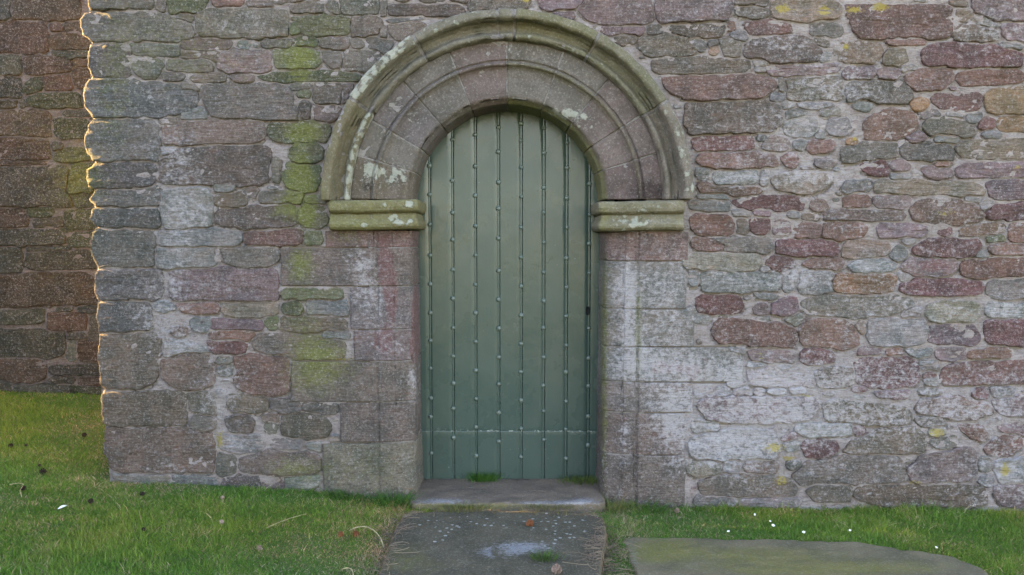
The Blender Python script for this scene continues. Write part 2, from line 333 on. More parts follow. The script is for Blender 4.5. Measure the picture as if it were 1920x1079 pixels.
# ------------------------------------------------------------------ stones laid out one by one
COL = dict(b=(.205,.16,.13), r=(.245,.15,.12), m=(.20,.108,.10), p=(.25,.178,.178), g=(.205,.175,.15), d=(.165,.148,.135), s=(.275,.25,.235),
           w=(.30,.275,.27), e=(.30,.28,.215), y=(.165,.16,.095), o=(.32,.195,.115), n=(.285,.21,.165))
MAIN = """
g 163,-8,292,-8,290,13,250,16,172,19
b 294,-5,307,18
y 309,-8,385,-8,380,22,318,23
g 158,25,255,24,300,28,345,40,360,55,358,73,300,75,235,76,170,78,152,62,152,35
g 333,27,361,37
g 371,22,480,18,535,24,538,66,510,71,440,68,380,70,372,50
d 170,86,245,86,240,100,236,146,170,145,164,115
g 248,85,332,90,330,106,258,104
g 247,109,306,112,300,135,292,147,272,143,255,133
g 313,113,390,112,396,136,350,135,314,131
b 341,98,415,110
b 344,76,400,74,437,78,432,92,380,95,346,93
g 303,136,347,151
b 356,140,424,155
d 165,149,230,147,262,158,330,160,365,168,366,205,330,214,300,221,240,220,172,221,160,200,157,170
g 377,158,520,158,545,170,548,200,560,205,558,226,410,222,388,205,380,180
g 338,157,370,167
w 342,206,388,224
g 302,221,330,232
d 175,224,290,225,296,240,296,302,190,303,170,297,159,275,159,250
d 176,307,285,305,290,310,283,345,258,352,172,353,163,340,162,318
w 301,278,332,289
b 322,229,490,228,495,240,490,258,465,267,310,269,304,258,310,237
y 505,236,525,232,590,231,617,240,612,262,570,267,520,262,508,250
b 303,300,330,284,400,275,480,276,503,287,505,330,480,345,420,348,400,338,302,338
g 509,300,523,338
y 528,320,545,310,600,312,603,345,570,362,545,352,530,335
y 548,268,600,306
s 404,343,443,360
b 405,363,460,386
g 461,355,482,368
g 484,363,566,361,566,380,490,378
b 570,372,614,383
b 402,398,490,387,545,384,552,400,550,422,500,427,418,424,403,412
y 563,386,614,426
d 178,359,300,354,300,387,220,387,174,381,168,372
d 172,393,300,392,300,426,174,424,168,405
w 303,362,390,357,398,390,392,425,330,430,304,428
d 174,437,182,432,285,437,288,498,230,498,182,500,173,485,172,455
w 298,434,345,432,380,430,450,437,455,450,440,462,360,462,300,462
s 293,467,400,466,400,500,295,500
r 460,438,560,433,568,440,560,458,500,461,462,455
y 571,435,605,460
g 412,468,518,465,519,485,500,500,455,502,424,490
s 404,468,412,488
d 179,511,187,506,300,506,296,560,183,563,177,545
p 322,512,400,506,505,505,519,514,520,560,480,565,325,561
y 527,541,640,558
s 576,567,650,566,654,575,651,590,577,588
r 332,571,400,568,412,575,408,585,345,583
n 418,571,515,567,516,590,430,587,415,580
y 535,566,565,592
d 184,569,280,567,280,620,186,623,182,600
w 284,570,325,580
b 187,629,275,625,300,640,292,690,285,712,262,728,190,728,184,680
w 308,640,340,642,395,660,350,657,312,672
b 306,677,350,663,395,667,400,690,395,715,360,727,330,722,306,700
r 320,615,355,629
w 360,600,398,616
p 372,603,490,606,488,616,400,617
r 396,621,460,619,472,628,465,638,398,636
m 392,642,450,640,460,650,452,661,396,660
y 500,597,522,613
b 526,598,620,597,652,605,650,618,560,618,527,614
b 480,636,500,632,620,636,645,645,640,668,560,668,500,662,478,650
s 605,622,655,634
g 405,669,438,682
g 412,685,437,699
r 443,673,470,668,535,671,541,680,540,730,525,741,470,740,443,715
b 433,746,495,745,502,760,495,771,440,769,430,757
g 508,750,550,748,563,760,560,773,510,770
g 570,757,630,755,632,770,600,776,575,770
b 427,787,460,778,475,790,470,808,440,811,428,800
b 497,776,524,788
g 500,792,520,812
b 530,782,600,778,618,800,610,818,560,822,525,810
w 418,822,480,820,490,830,488,848,430,850,418,840
s 507,825,568,843
s 575,832,603,845
b 450,862,480,851,510,846,590,851,602,870,590,888,500,890,450,880
p 491,890,520,891,527,915,496,916
s 535,897,598,892,602,900,580,915,545,912
g 420,896,485,894,490,912,425,915
b 190,740,197,737,345,737,347,797,300,800,196,797,190,770
b 352,741,400,741,400,778,356,768
g 358,783,400,805
b 196,809,204,804,330,802,392,815,400,850,398,885,340,888,230,886,208,875,194,850
s 215,890,318,891,318,910,240,908
s 322,892,400,893,402,915,330,912
g 405,853,443,890
r 398,-8,450,-8,458,8,432,13,405,10
g 463,5,510,3,508,12,465,14
b 495,-8,568,-8,565,1,500,2
g 543,11,605,6,607,22,560,27,546,20
g 612,8,634,7,635,25,618,26
g 639,-8,709,-8,711,25,650,26,639,20
g 714,0,721,30
b 728,12,860,10,868,18,866,28,740,28,728,22
w 725,38,788,32,793,37,735,44
b 730,49,788,38,796,47,788,65,755,75,729,68
g 713,53,726,70
y 549,34,560,31,648,31,655,40,654,65,580,68,565,55
b 660,33,710,33,713,55,700,66,665,68,658,60
y 545,44,562,66
g 494,74,543,73,542,90,495,91
y 551,69,594,84
g 600,71,655,90
g 660,76,680,93
g 686,73,733,73,735,92,720,95,692,90
s 445,78,480,92
p 412,100,430,95,505,95,509,110,504,135,430,136,411,128
y 512,93,575,91,590,100,597,122,560,127,520,127,512,115
g 607,98,640,97,640,120,630,127,616,120
g 644,96,713,95,706,118,690,130,650,130,645,120
b 360,113,397,136
b 432,141,475,140,474,155,440,154
y 485,143,540,137,600,137,678,141,668,150,600,152,500,153
g 545,155,582,167
y 560,170,582,182
b 590,158,640,157,638,195,600,195,587,190
g 643,159,662,159,653,188,645,194
b 589,199,640,201,641,215,625,225,590,224
b 564,190,580,222
b 882,-8,985,-8,990,5,975,15,930,19,885,16
p 1005,-8,1082,-8,1085,5,1075,13,1020,12
p 1088,18,1100,8,1112,-8,1221,-8,1224,30,1210,45,1150,47,1110,35,1095,24
p 1042,26,1072,24,1070,36,1050,33
b 790,-8,837,4
b 841,-8,878,4
p 1227,-8,1370,-8,1371,15,1362,38,1290,40,1240,40,1229,25
b 1376,-8,1435,-8,1437,8,1378,7
g 1376,15,1437,16,1438,30,1410,27,1377,22
n 1450,6,1470,5,1555,4,1572,12,1570,30,1520,38,1470,35,1448,25
p 1131,51,1206,63
g 1212,53,1240,62
b 1258,49,1355,43,1360,60,1340,68,1290,68,1262,58
b 1152,69,1190,67,1189,78,1157,80
b 1196,76,1245,64,1290,73,1308,98,1260,103,1225,107,1201,95
d 1298,76,1325,93
d 1329,76,1342,86
n 1331,90,1345,102
g 1353,79,1388,77,1386,104,1360,105,1353,95
s 1370,62,1400,75
r 1367,47,1376,54
m 1400,46,1440,42,1475,46,1482,57,1450,65,1410,62
b 1395,96,1410,79,1460,70,1510,73,1530,85,1540,105,1530,115,1470,116,1420,108,1398,103
b 1225,116,1260,111,1400,116,1408,127,1360,136,1280,138,1232,134
s 1415,115,1436,122
s 1418,125,1434,131
p 1441,126,1525,121,1573,120,1576,131,1530,138,1446,136
r 1241,146,1300,142,1400,142,1454,151,1455,165,1430,182,1290,185,1265,175,1246,160
g 1459,147,1470,168
s 1445,174,1465,189
b 1478,151,1575,144,1577,180,1570,184,1481,186
s 1467,195,1490,201
s 1496,195,1560,200
b 1291,197,1450,192,1461,206,1464,235,1440,244,1300,249,1287,238,1289,215
s 1476,232,1488,226,1525,226,1530,245,1525,257,1485,257,1476,250
g 1474,206,1510,219
m 1301,263,1320,259,1405,258,1413,270,1405,281,1340,281,1303,278
p 1431,268,1440,260,1478,261,1480,274,1470,281,1433,280
d 1422,255,1434,264
s 1490,263,1511,277
r 1514,266,1558,281
r 1309,299,1320,290,1400,287,1444,293,1459,307,1400,312,1345,313,1316,306
r 1470,299,1485,291,1491,305,1480,311
p 1530,301,1562,312
s 1304,319,1328,331
w 1335,327,1418,322,1422,340,1345,344
r 1306,347,1325,345,1330,353,1425,358,1427,364,1330,359,1308,358
s 1429,322,1439,319,1436,340,1427,344
n 1446,336,1480,327,1558,332,1548,349,1520,359,1490,357,1460,351
w 1306,366,1360,365,1364,372,1310,372
s 1290,379,1365,378,1364,391,1330,394,1292,387
m 1377,380,1410,370,1450,374,1490,372,1506,385,1500,391,1400,390,1380,386
b 1521,378,1551,395
s 1371,396,1404,402
p 1414,396,1444,404
s 1476,400,1499,407
b 1505,404,1535,413
r 1296,411,1310,404,1370,406,1377,420,1370,440,1310,442,1300,430
b 1384,411,1399,439
m 1409,416,1440,412,1444,425,1430,439,1411,435
p 1451,416,1480,413,1484,430,1470,439,1453,437
r 1491,425,1500,417,1535,419,1539,444,1492,444
r 1547,424,1575,419,1620,420,1618,440,1580,446,1548,444
r 1301,446,1330,446,1358,461,1353,470,1310,468,1299,458
g 1334,447,1440,448,1449,464,1430,474,1365,472,1357,457
m 1458,456,1475,453,1565,456,1570,474,1560,478,1470,476,1456,470
e 1281,486,1320,476,1420,476,1427,490,1420,507,1370,510,1320,505,1279,500
m 1436,491,1450,483,1484,486,1487,500,1460,505,1441,498
r 1512,495,1525,486,1578,489,1573,502,1520,504
s 1428,500,1440,510
g 1582,290,1587,276,1650,270,1680,276,1680,291,1600,299,1585,298
g 1687,282,1700,274,1780,272,1787,283,1780,299,1760,301,1720,293,1692,295
n 1791,277,1800,270,1925,265,1925,291,1840,293,1800,288
m 1616,311,1650,304,1666,309,1664,325,1640,325,1620,320
p 1669,306,1705,317
w 1670,329,1708,336
p 1731,317,1780,316,1781,332,1740,332
r 1755,306,1780,312
p 1796,317,1810,310,1925,307,1925,330,1860,331,1800,331,1792,325
s 1584,345,1633,358
n 1639,351,1650,343,1700,340,1830,349,1842,358,1838,366,1800,364,1760,357,1700,361,1645,360
p 1851,346,1865,340,1925,338,1925,370,1870,371,1853,362
r 1584,373,1610,367,1634,371,1631,385,1586,386
p 1640,373,1650,368,1700,369,1703,381,1690,387,1645,386
r 1709,395,1730,380,1800,379,1830,386,1841,404,1830,415,1760,417,1720,412
w 1811,370,1840,376
w 1839,381,1857,375,1855,388,1841,391
m 1853,399,1862,389,1925,382,1925,411,1880,410,1851,404
b 1546,401,1580,396,1630,399,1694,401,1698,408,1680,413,1550,411
p 1643,421,1660,419,1738,426,1741,435,1720,443,1650,444
m 1762,428,1777,438
r 1801,433,1830,426,1883,419,1884,428,1870,435,1820,441,1801,439
r 1896,423,1925,420,1925,455,1900,454,1893,440
y 1853,446,1885,453
n 1584,461,1600,454,1664,457,1664,477,1620,481,1586,479
s 1671,471,1690,464,1701,470,1695,484,1674,486
w 1695,449,1712,454
m 1711,470,1740,454,1830,452,1839,460,1834,474,1800,481,1720,478
r 1856,463,1880,457,1925,461,1925,475,1861,474
s 1833,472,1850,484
w 1591,500,1610,490,1660,489,1680,498,1670,506,1625,510,1601,507
p 1691,500,1705,487,1790,489,1794,500,1780,512,1730,515,1701,511
r 1806,496,1820,490,1925,487,1925,514,1870,519,1816,519,1806,510
s 1292,509,1308,536
s 1316,516,1330,510,1460,514,1461,544,1400,544,1380,549,1321,545
s 1469,511,1491,511,1493,525,1480,544,1469,542
w 1503,521,1510,510,1560,512,1557,543,1520,549,1502,544
o 1563,525,1575,517,1600,516,1679,521,1677,541,1640,547,1590,548,1566,544
m 1309,561,1320,555,1380,555,1388,570,1394,578,1370,586,1309,586
s 1416,551,1455,553,1450,559,1421,556
p 1451,575,1460,566,1490,562,1494,579,1470,587,1452,584
p 1417,576,1439,589
g 1501,575,1520,564,1560,557,1640,560,1700,562,1712,574,1680,584,1610,594,1560,589,1511,584
s 1420,596,1443,603
e 1476,599,1504,590,1500,602,1481,605
s 1283,581,1304,592
s 1298,600,1330,593,1328,603,1300,605
r 1341,611,1350,600,1380,604,1440,607,1480,616,1494,626,1489,647,1440,649,1400,644,1351,639,1339,625
r 1501,621,1515,607,1540,602,1580,600,1604,621,1604,647,1570,649,1511,644,1499,635
s 1369,653,1395,660
p 1406,661,1430,660,1480,660,1489,669,1484,679,1440,677,1409,675
m 1501,669,1510,660,1555,660,1561,669,1555,679,1511,679
w 1406,682,1431,688
w 1456,686,1480,683,1480,690,1466,694
m 1403,696,1440,690,1470,698,1524,702,1528,724,1480,723,1411,721
b 1528,701,1545,692,1598,692,1602,722,1560,725,1532,723
p 1316,668,1345,677
b 1369,712,1390,707,1392,720,1371,721
w 1302,731,1365,728,1368,740,1360,743,1306,744
m 1377,732,1412,742
r 1417,730,1430,742
w 1436,735,1470,731,1474,738,1455,742
w 1481,729,1508,728,1508,739,1486,741
m 1686,540,1700,531,1740,527,1838,532,1841,545,1800,549,1700,548
s 1687,514,1708,525
s 1851,536,1865,527,1925,526,1925,556,1870,559,1856,548
s 1688,586,1724,580,1724,592,1691,596
e 1736,590,1741,577,1780,569,1829,573,1834,590,1810,604,1760,602
s 1853,573,1925,570,1925,594,1856,594
s 1629,602,1640,600,1730,602,1737,615,1734,640,1720,647,1640,647,1628,635
n 1608,606,1620,624
p 1741,639,1746,616,1780,609,1824,613,1831,630,1829,642,1780,644
m 1851,607,1865,602,1925,602,1925,644,1861,644,1851,630
p 1611,656,1652,664
r 1662,656,1694,665
w 1701,656,1744,653,1747,664,1716,667
p 1756,660,1761,655,1809,656,1811,671,1761,672
r 1814,663,1840,662,1865,652,1889,656,1889,667,1840,669,1816,668
m 1606,682,1620,674,1709,672,1720,690,1720,714,1709,724,1640,726,1606,721
w 1724,676,1750,683
b 1728,688,1760,694
m 1732,698,1751,708
s 1736,711,1758,721
m 1764,714,1771,692,1800,683,1925,678,1925,716,1770,719
m 1599,730,1602,724,1624,725,1627,730,1606,733
p 1641,736,1704,734,1704,745,1650,745
g 1727,731,1745,727,1758,738,1736,741
m 1829,731,1850,743
w 1861,729,1899,727,1899,740,1866,746
p 1311,761,1320,747,1400,744,1520,747,1533,761,1519,784,1480,792,1400,789,1330,786
b 1546,761,1560,752,1640,760,1700,767,1709,785,1700,794,1620,794,1551,789
r 1721,761,1740,750,1800,747,1856,761,1858,774,1820,784,1760,782,1723,772
p 1862,752,1880,747,1925,750,1925,774,1890,774,1866,765
g 1721,786,1765,779,1774,790,1760,796,1731,794
s 1301,795,1345,808
p 1451,798,1477,807
w 1491,799,1598,795,1596,814,1511,817,1491,808
w 1296,831,1310,817,1400,810,1448,814,1458,840,1448,857,1360,857,1306,857,1296,845
m 1466,823,1498,810,1496,818,1471,828
s 1471,833,1499,828,1499,840,1476,844
m 1504,840,1509,828,1569,831,1567,845,1550,854,1516,854
b 1587,844,1600,830,1640,820,1652,810,1718,806,1731,821,1728,844,1700,847,1640,845,1596,847
m 1599,803,1621,813
e 1746,806,1768,816
r 1802,800,1840,802,1849,820,1844,827,1830,821,1811,811
r 1851,840,1870,824,1908,817,1913,835,1890,849,1861,851
p 1874,801,1925,797,1925,814,1886,811
g 1742,827,1788,822,1797,834,1762,839
e 1296,875,1310,868,1340,867,1353,875,1345,887,1310,890,1296,884
w 1359,869,1384,885
b 1393,876,1400,869,1450,867,1459,875,1445,884,1401,882
g 1477,869,1503,877
b 1496,885,1510,872,1560,864,1600,862,1688,862,1693,895,1688,902,1600,904,1500,904,1491,895
w 1697,858,1715,853,1714,861,1699,862
p 1707,880,1730,863,1780,848,1823,845,1828,870,1823,894,1760,902,1720,904,1710,895
w 1837,863,1858,879
w 1839,896,1860,907
w 1866,872,1925,863,1925,904,1871,899
b 1313,906,1330,899,1400,895,1480,902,1491,915,1489,929,1400,931,1321,929
b 1516,921,1530,914,1598,911,1593,935,1530,935
b 1605,930,1607,915,1700,914,1843,914,1848,926,1848,944,1760,947,1700,954,1640,944
p 1866,917,1925,914,1925,942,1880,944
s 1306,933,1380,945
s 1384,936,1500,949
r 1589,12,1600,14,1783,14,1781,64,1740,70,1616,69,1601,50,1593,30
g 1523,46,1573,46,1576,63,1523,64
n 1791,26,1805,19,1819,26,1817,34,1796,34
p 1822,-8,1925,-8,1925,34,1880,36,1850,31,1831,19
b 1784,3,1809,11
s 1832,36,1843,32,1868,48,1864,53
b 1794,51,1820,49,1864,56,1866,77,1800,74,1792,65
p 1882,51,1925,45,1925,75,1891,75
s 1876,84,1918,90
b 1521,76,1553,84
n 1568,86,1600,80,1649,84,1653,100,1639,117,1590,117,1569,111
r 1664,76,1734,73,1737,81,1671,83
n 1657,110,1666,97,1694,97,1699,115,1690,120,1661,120
m 1731,105,1736,90,1790,84,1850,84,1903,96,1913,106,1911,121,1820,126,1790,119,1741,121
p 1581,131,1590,127,1638,127,1637,145,1586,146
p 1643,135,1660,130,1688,131,1680,147,1651,147
s 1691,128,1717,133
r 1697,143,1711,135,1779,132,1789,142,1765,164,1721,167,1701,160
r 1799,141,1830,134,1908,136,1918,147,1880,152,1801,155
g 1589,159,1600,154,1699,156,1707,170,1704,189,1640,187,1591,186
m 1749,186,1755,180,1830,177,1843,183,1837,204,1820,208,1776,204,1756,198
o 1847,190,1861,174,1925,164,1925,209,1871,209,1849,200
s 1604,192,1631,204
o 1709,189,1736,204
s 1723,212,1764,216
s 1775,212,1805,218
s 1813,213,1839,228
r 1622,230,1640,218,1670,208,1709,214,1720,230,1714,244,1680,256,1640,261,1624,255
b 1734,240,1746,225,1790,224,1819,236,1824,250,1790,253,1751,251
m 1837,226,1865,239
o 1869,231,1880,223,1925,224,1925,244,1881,244
w 1846,247,1876,257
p 1701,258,1720,251,1734,256,1729,265,1706,264
s 1754,258,1799,267
o 1587,262,1606,271
s 1540,205,1573,213
w 1551,241,1560,225,1589,227,1596,245,1580,251,1556,248
s 1530,250,1546,260
s 1535,101,1561,116
b 1444,215,1458,240
"""
LEFT = """
d -8,-8,18,-8,18,36,-8,38
r 25,-8,145,-8,148,36,60,36,25,34
r 5,44,88,42,90,92,60,97,-8,97,-8,70
r 92,45,115,43,114,58,95,59
r 121,43,160,43,160,57,123,56
r 93,68,110,66,165,68,165,92,100,94,92,85
g 96,96,160,94,165,108,130,108,97,104
b -8,104,38,106,40,135,-8,140
r 43,111,130,107,132,130,110,135,50,135,43,120
r 136,110,170,125
r 137,130,170,158
y 45,165,60,151,78,149,81,165,60,174,43,172
r 82,146,130,139,134,165,82,170
b -8,146,36,150,38,180,-8,184
y 55,181,80,177,148,178,150,200,60,198,50,190
b 35,190,52,201
b 156,170,172,200
b -8,190,30,190,30,203,-8,203
r -8,209,80,208,94,221,94,252,0,254,-8,254
y 101,226,170,223,170,254,115,256,103,250
g 120,208,170,218
r -8,259,40,259,89,269,91,298,70,300,-8,300
b 98,272,116,281
y 105,286,140,280,170,282,170,300,115,302,101,298
r -8,304,88,303,87,309,-8,311
b -8,318,30,313,120,315,129,321,124,345,119,360,134,384,60,387,-8,384
y 136,310,170,306,170,360,131,362,127,345
g 138,365,170,386
r -8,393,35,393,49,410,49,422,0,427,-8,427
y 53,390,97,389,97,405,56,407
b 60,411,118,425
y 123,401,180,394,180,428,126,430
b -8,433,120,432,122,458,0,461,-8,461
y 126,440,180,434,180,460,129,462
b -8,467,38,467,40,509,-8,510
g 50,464,92,471
g 97,461,135,469
b 50,478,70,475,180,472,180,500,60,504,47,495
r -8,516,150,514,185,530,185,570,80,572,-8,575
b -8,586,80,582,82,600,-8,603
r 90,589,163,588,163,618,140,621,92,620
g 105,577,135,585
g 143,576,185,585
b 168,590,190,640
b -8,624,110,624,121,630,121,660,90,668,-8,670
r 146,641,190,641,190,672,146,670
w 130,640,141,672
g 125,623,164,637
r -8,675,60,673,84,682,84,705,60,719,0,712,-8,712
g 95,690,190,688,190,702,100,703
b 95,707,140,720
r 146,708,190,724
g 25,724,130,723,130,752,40,750
y 136,727,190,727,190,758,138,755
g -8,716,20,720,20,745,-8,742
"""
def parse(s):
    out = []
    for ln in s.strip().split('\n'):
        c, p = ln.split(' '); v = np.array([float(t) for t in p.split(',')])
        if len(v) == 4:
            x0, y0, x1, y1 = v; w_, h_ = x1 - x0, y1 - y0; j = lambda k: rng.uniform(-k, k)
            k = .09 * h_; q = min(.35 * h_, .18 * w_)
            pts = [(x0 + q, y0 + j(k)), ((x0 + x1) / 2, y0 + j(k)), (x1 - q, y0 + j(k)), (x1, y0 + q + abs(j(k))), (x1 + j(k), y1 - q), (x1 - q * .8, y1 + j(k)), ((x0 + x1) / 2, y1 + j(k)), (x0 + q, y1 + j(k)), (x0 + j(k), y1 - q), (x0, y0 + q)]
            pts = np.array(pts)
        else: pts = v.reshape(-1, 2)
        pts = pts.copy()
        ex = rng.uniform(15, 45); eu = rng.uniform(4, 22)
        pts[:, 0] = np.where(pts[:, 0] == 1925, 1925 + ex, pts[:, 0]); pts[:, 0] = np.where(pts[:, 0] == -8, -8 - ex, pts[:, 0])
        pts[:, 1] = np.where(pts[:, 1] == -8, -8 - eu, pts[:, 1])
        ce = (pts.max(0) + pts.min(0)) / 2; hs_ = (pts.max(0) - pts.min(0)) / 2; pts = ce + (pts - ce) * (1 + 1.0 / hs_)
        out.append((c, pts))
    return out
def inside(poly, X, Y):
    r = np.zeros(X.shape, bool); n = len(poly)
    for i in range(n):
        x0, y0 = poly[i]; x1, y1 = poly[(i + 1) % n]
        if y0 == y1: continue
        c = ((y0 > Y) != (y1 > Y)) & (X < (x1 - x0) * (Y - y0) / (y1 - y0) + x0)
        r ^= c
    return r
def area(p): x, y = p[:, 0], p[:, 1]; return abs(np.dot(x, np.roll(y, -1)) - np.dot(y, np.roll(x, -1))) / 2
def chaikin(p, k=2, t=.25):
    for _ in range(k):
        q = np.roll(p, -1, 0); p = np.stack([p * (1 - t) + q * t, p * t + q * (1 - t)], 1).reshape(-1, 2)
    return p
def resample(p, step, lo=18, hi=110):
    q = np.vstack([p, p[:1]]); d = np.r_[0, np.cumsum(np.hypot(*np.diff(q, axis=0).T))]
    n = int(np.clip(d[-1] / step, lo, hi)); t = np.linspace(0, d[-1], n, endpoint=False)
    return np.stack([np.interp(t, d, q[:, 0]), np.interp(t, d, q[:, 1])], 1)
def rock(poly, mapf, proud=.014, edge=.012, tilt=.4, amp=.005, layer=.003, back=.03, seed=0, jag=.003, step=.016, cut=2, dmax=.30, rstep=1.45, t=.25):
    """pillow-faced stone over an outline (u, v in metres). mapf(u, v, h) -> xyz, h = outwards. returns V, quads, tris"""
    p = chaikin(poly, cut, t)
    if ((p[:, 0] * np.roll(p[:, 1], -1) - p[:, 1] * np.roll(p[:, 0], -1)).sum()) < 0: p = p[::-1]
    p = resample(p, step); c = (p.max(0) + p.min(0)) / 2; hw, hh = (p.max(0) - p.min(0)) / 2
    n = len(p); r = p - c; L = np.hypot(r[:, 0], r[:, 1])[:, None] + 1e-6
    p = p + r / L * (jag * fbm(p[:, 0] * 28, p[:, 1] * 40, seed * 3.7, 2))[:, None]; r = p - c
    m = min(hw, hh); ds = [0, 0, .0025, .006, .011, .018]; d = .028
    while d < min(m * .92, dmax): ds.append(d); d = d * rstep if rstep > 1.3 else d + .018
    ds = [x for x in ds if x < m * .93]
    V = []
    for k, d in enumerate(ds):
        u = c[0] + r[:, 0] * (1 - d / hw); v = c[1] + r[:, 1] * (1 - d / hh)
        ed = edge * (1 + .85 * vnoise(p[:, 0] * 14, p[:, 1] * 18, seed * 2.1)); e = np.sqrt(np.clip(1 - (1 - np.clip(d / ed, 0, 1)) ** 2, 0, 1))
        led = vnoise(u * 4 + seed, v * 34 + 2 * vnoise(u * 6, v * 3, seed), seed); led = np.clip(led * 5, -1, 1)
        h = proud * e * (1 - tilt * (v - c[1]) / hh) + e * (amp * fbm(u * 10, v * 15, seed * 1.3, 4) + layer * led + .0022 * vnoise(u * 60, v * 85, seed))
        h = h - .003
        if k == 0: h = np.full(n, -back)
        V.append(np.stack([u, v, h], -1))
    nc = np.array([[c[0], c[1], V[-1][:, 2].mean()]])
    nr = len(V); V = np.vstack(V + [nc])
    i = np.arange(n); j = (i + 1) % n
    Q = np.concatenate([np.stack([k * n + i, k * n + j, (k + 1) * n + j, (k + 1) * n + i], -1) for k in range(nr - 1)])
    T = np.stack([(nr - 1) * n + i, (nr - 1) * n + j, np.full(n, nr * n)], -1)
    return mapf(V[:, 0], V[:, 1], V[:, 2]), Q, T
def join(parts):
    V, Q, T, o = [], [], [], 0
    for v, q, t in parts:
        V.append(v); Q.append(q + o); T.append(t + o); o += len(v)
    return np.vstack(V), np.vstack(Q), np.vstack(T)

def wall_map(y0): return lambda u, v, h: np.stack([u, y0 - h, v], -1)
# layout of the doorway (photograph's grid -> metres on the wall plane)
ACX, AZ = [float(t) for t in P(951, 374)]
SX = float(P(1053, 374)[0] - P(953, 374)[0]) / 100        # metres per grid unit at the springing
def blocked(X, Y, pad=0):
    """true where the doorway masonry stands"""
    dx, dy = X - 953, 374 - Y
    b = (dy > -3) & (np.hypot(dx, dy) < 352 + pad)
    b |= (Y > 368) & (Y < 436) & (X > 612 - pad) & (X < 1288 + pad)
    b |= (Y > 370) & (X > 780) & (X < 1130) & (Y < 975)
    for x0, x1, y0, y1 in JL + JR: b |= (X > x0 - pad) & (X < x1 + pad) & (Y > y0 - 1) & (Y < y1 + 1)
    return b
JL = [(610, 800, 433, 464), (527, 800, 466, 536), (657, 800, 539, 618), (664, 800, 620, 677), (546, 800, 679, 753), (638, 800, 756, 829), (606, 800, 832, 940)]
JR = [(1110, 1290, 436, 489), (1110, 1286, 491, 579), (1110, 1300, 581, 650), (1110, 1392, 652, 716), (1110, 1298, 718, 773), (1110, 1284, 776, 853), (1110, 1284, 855, 960)]

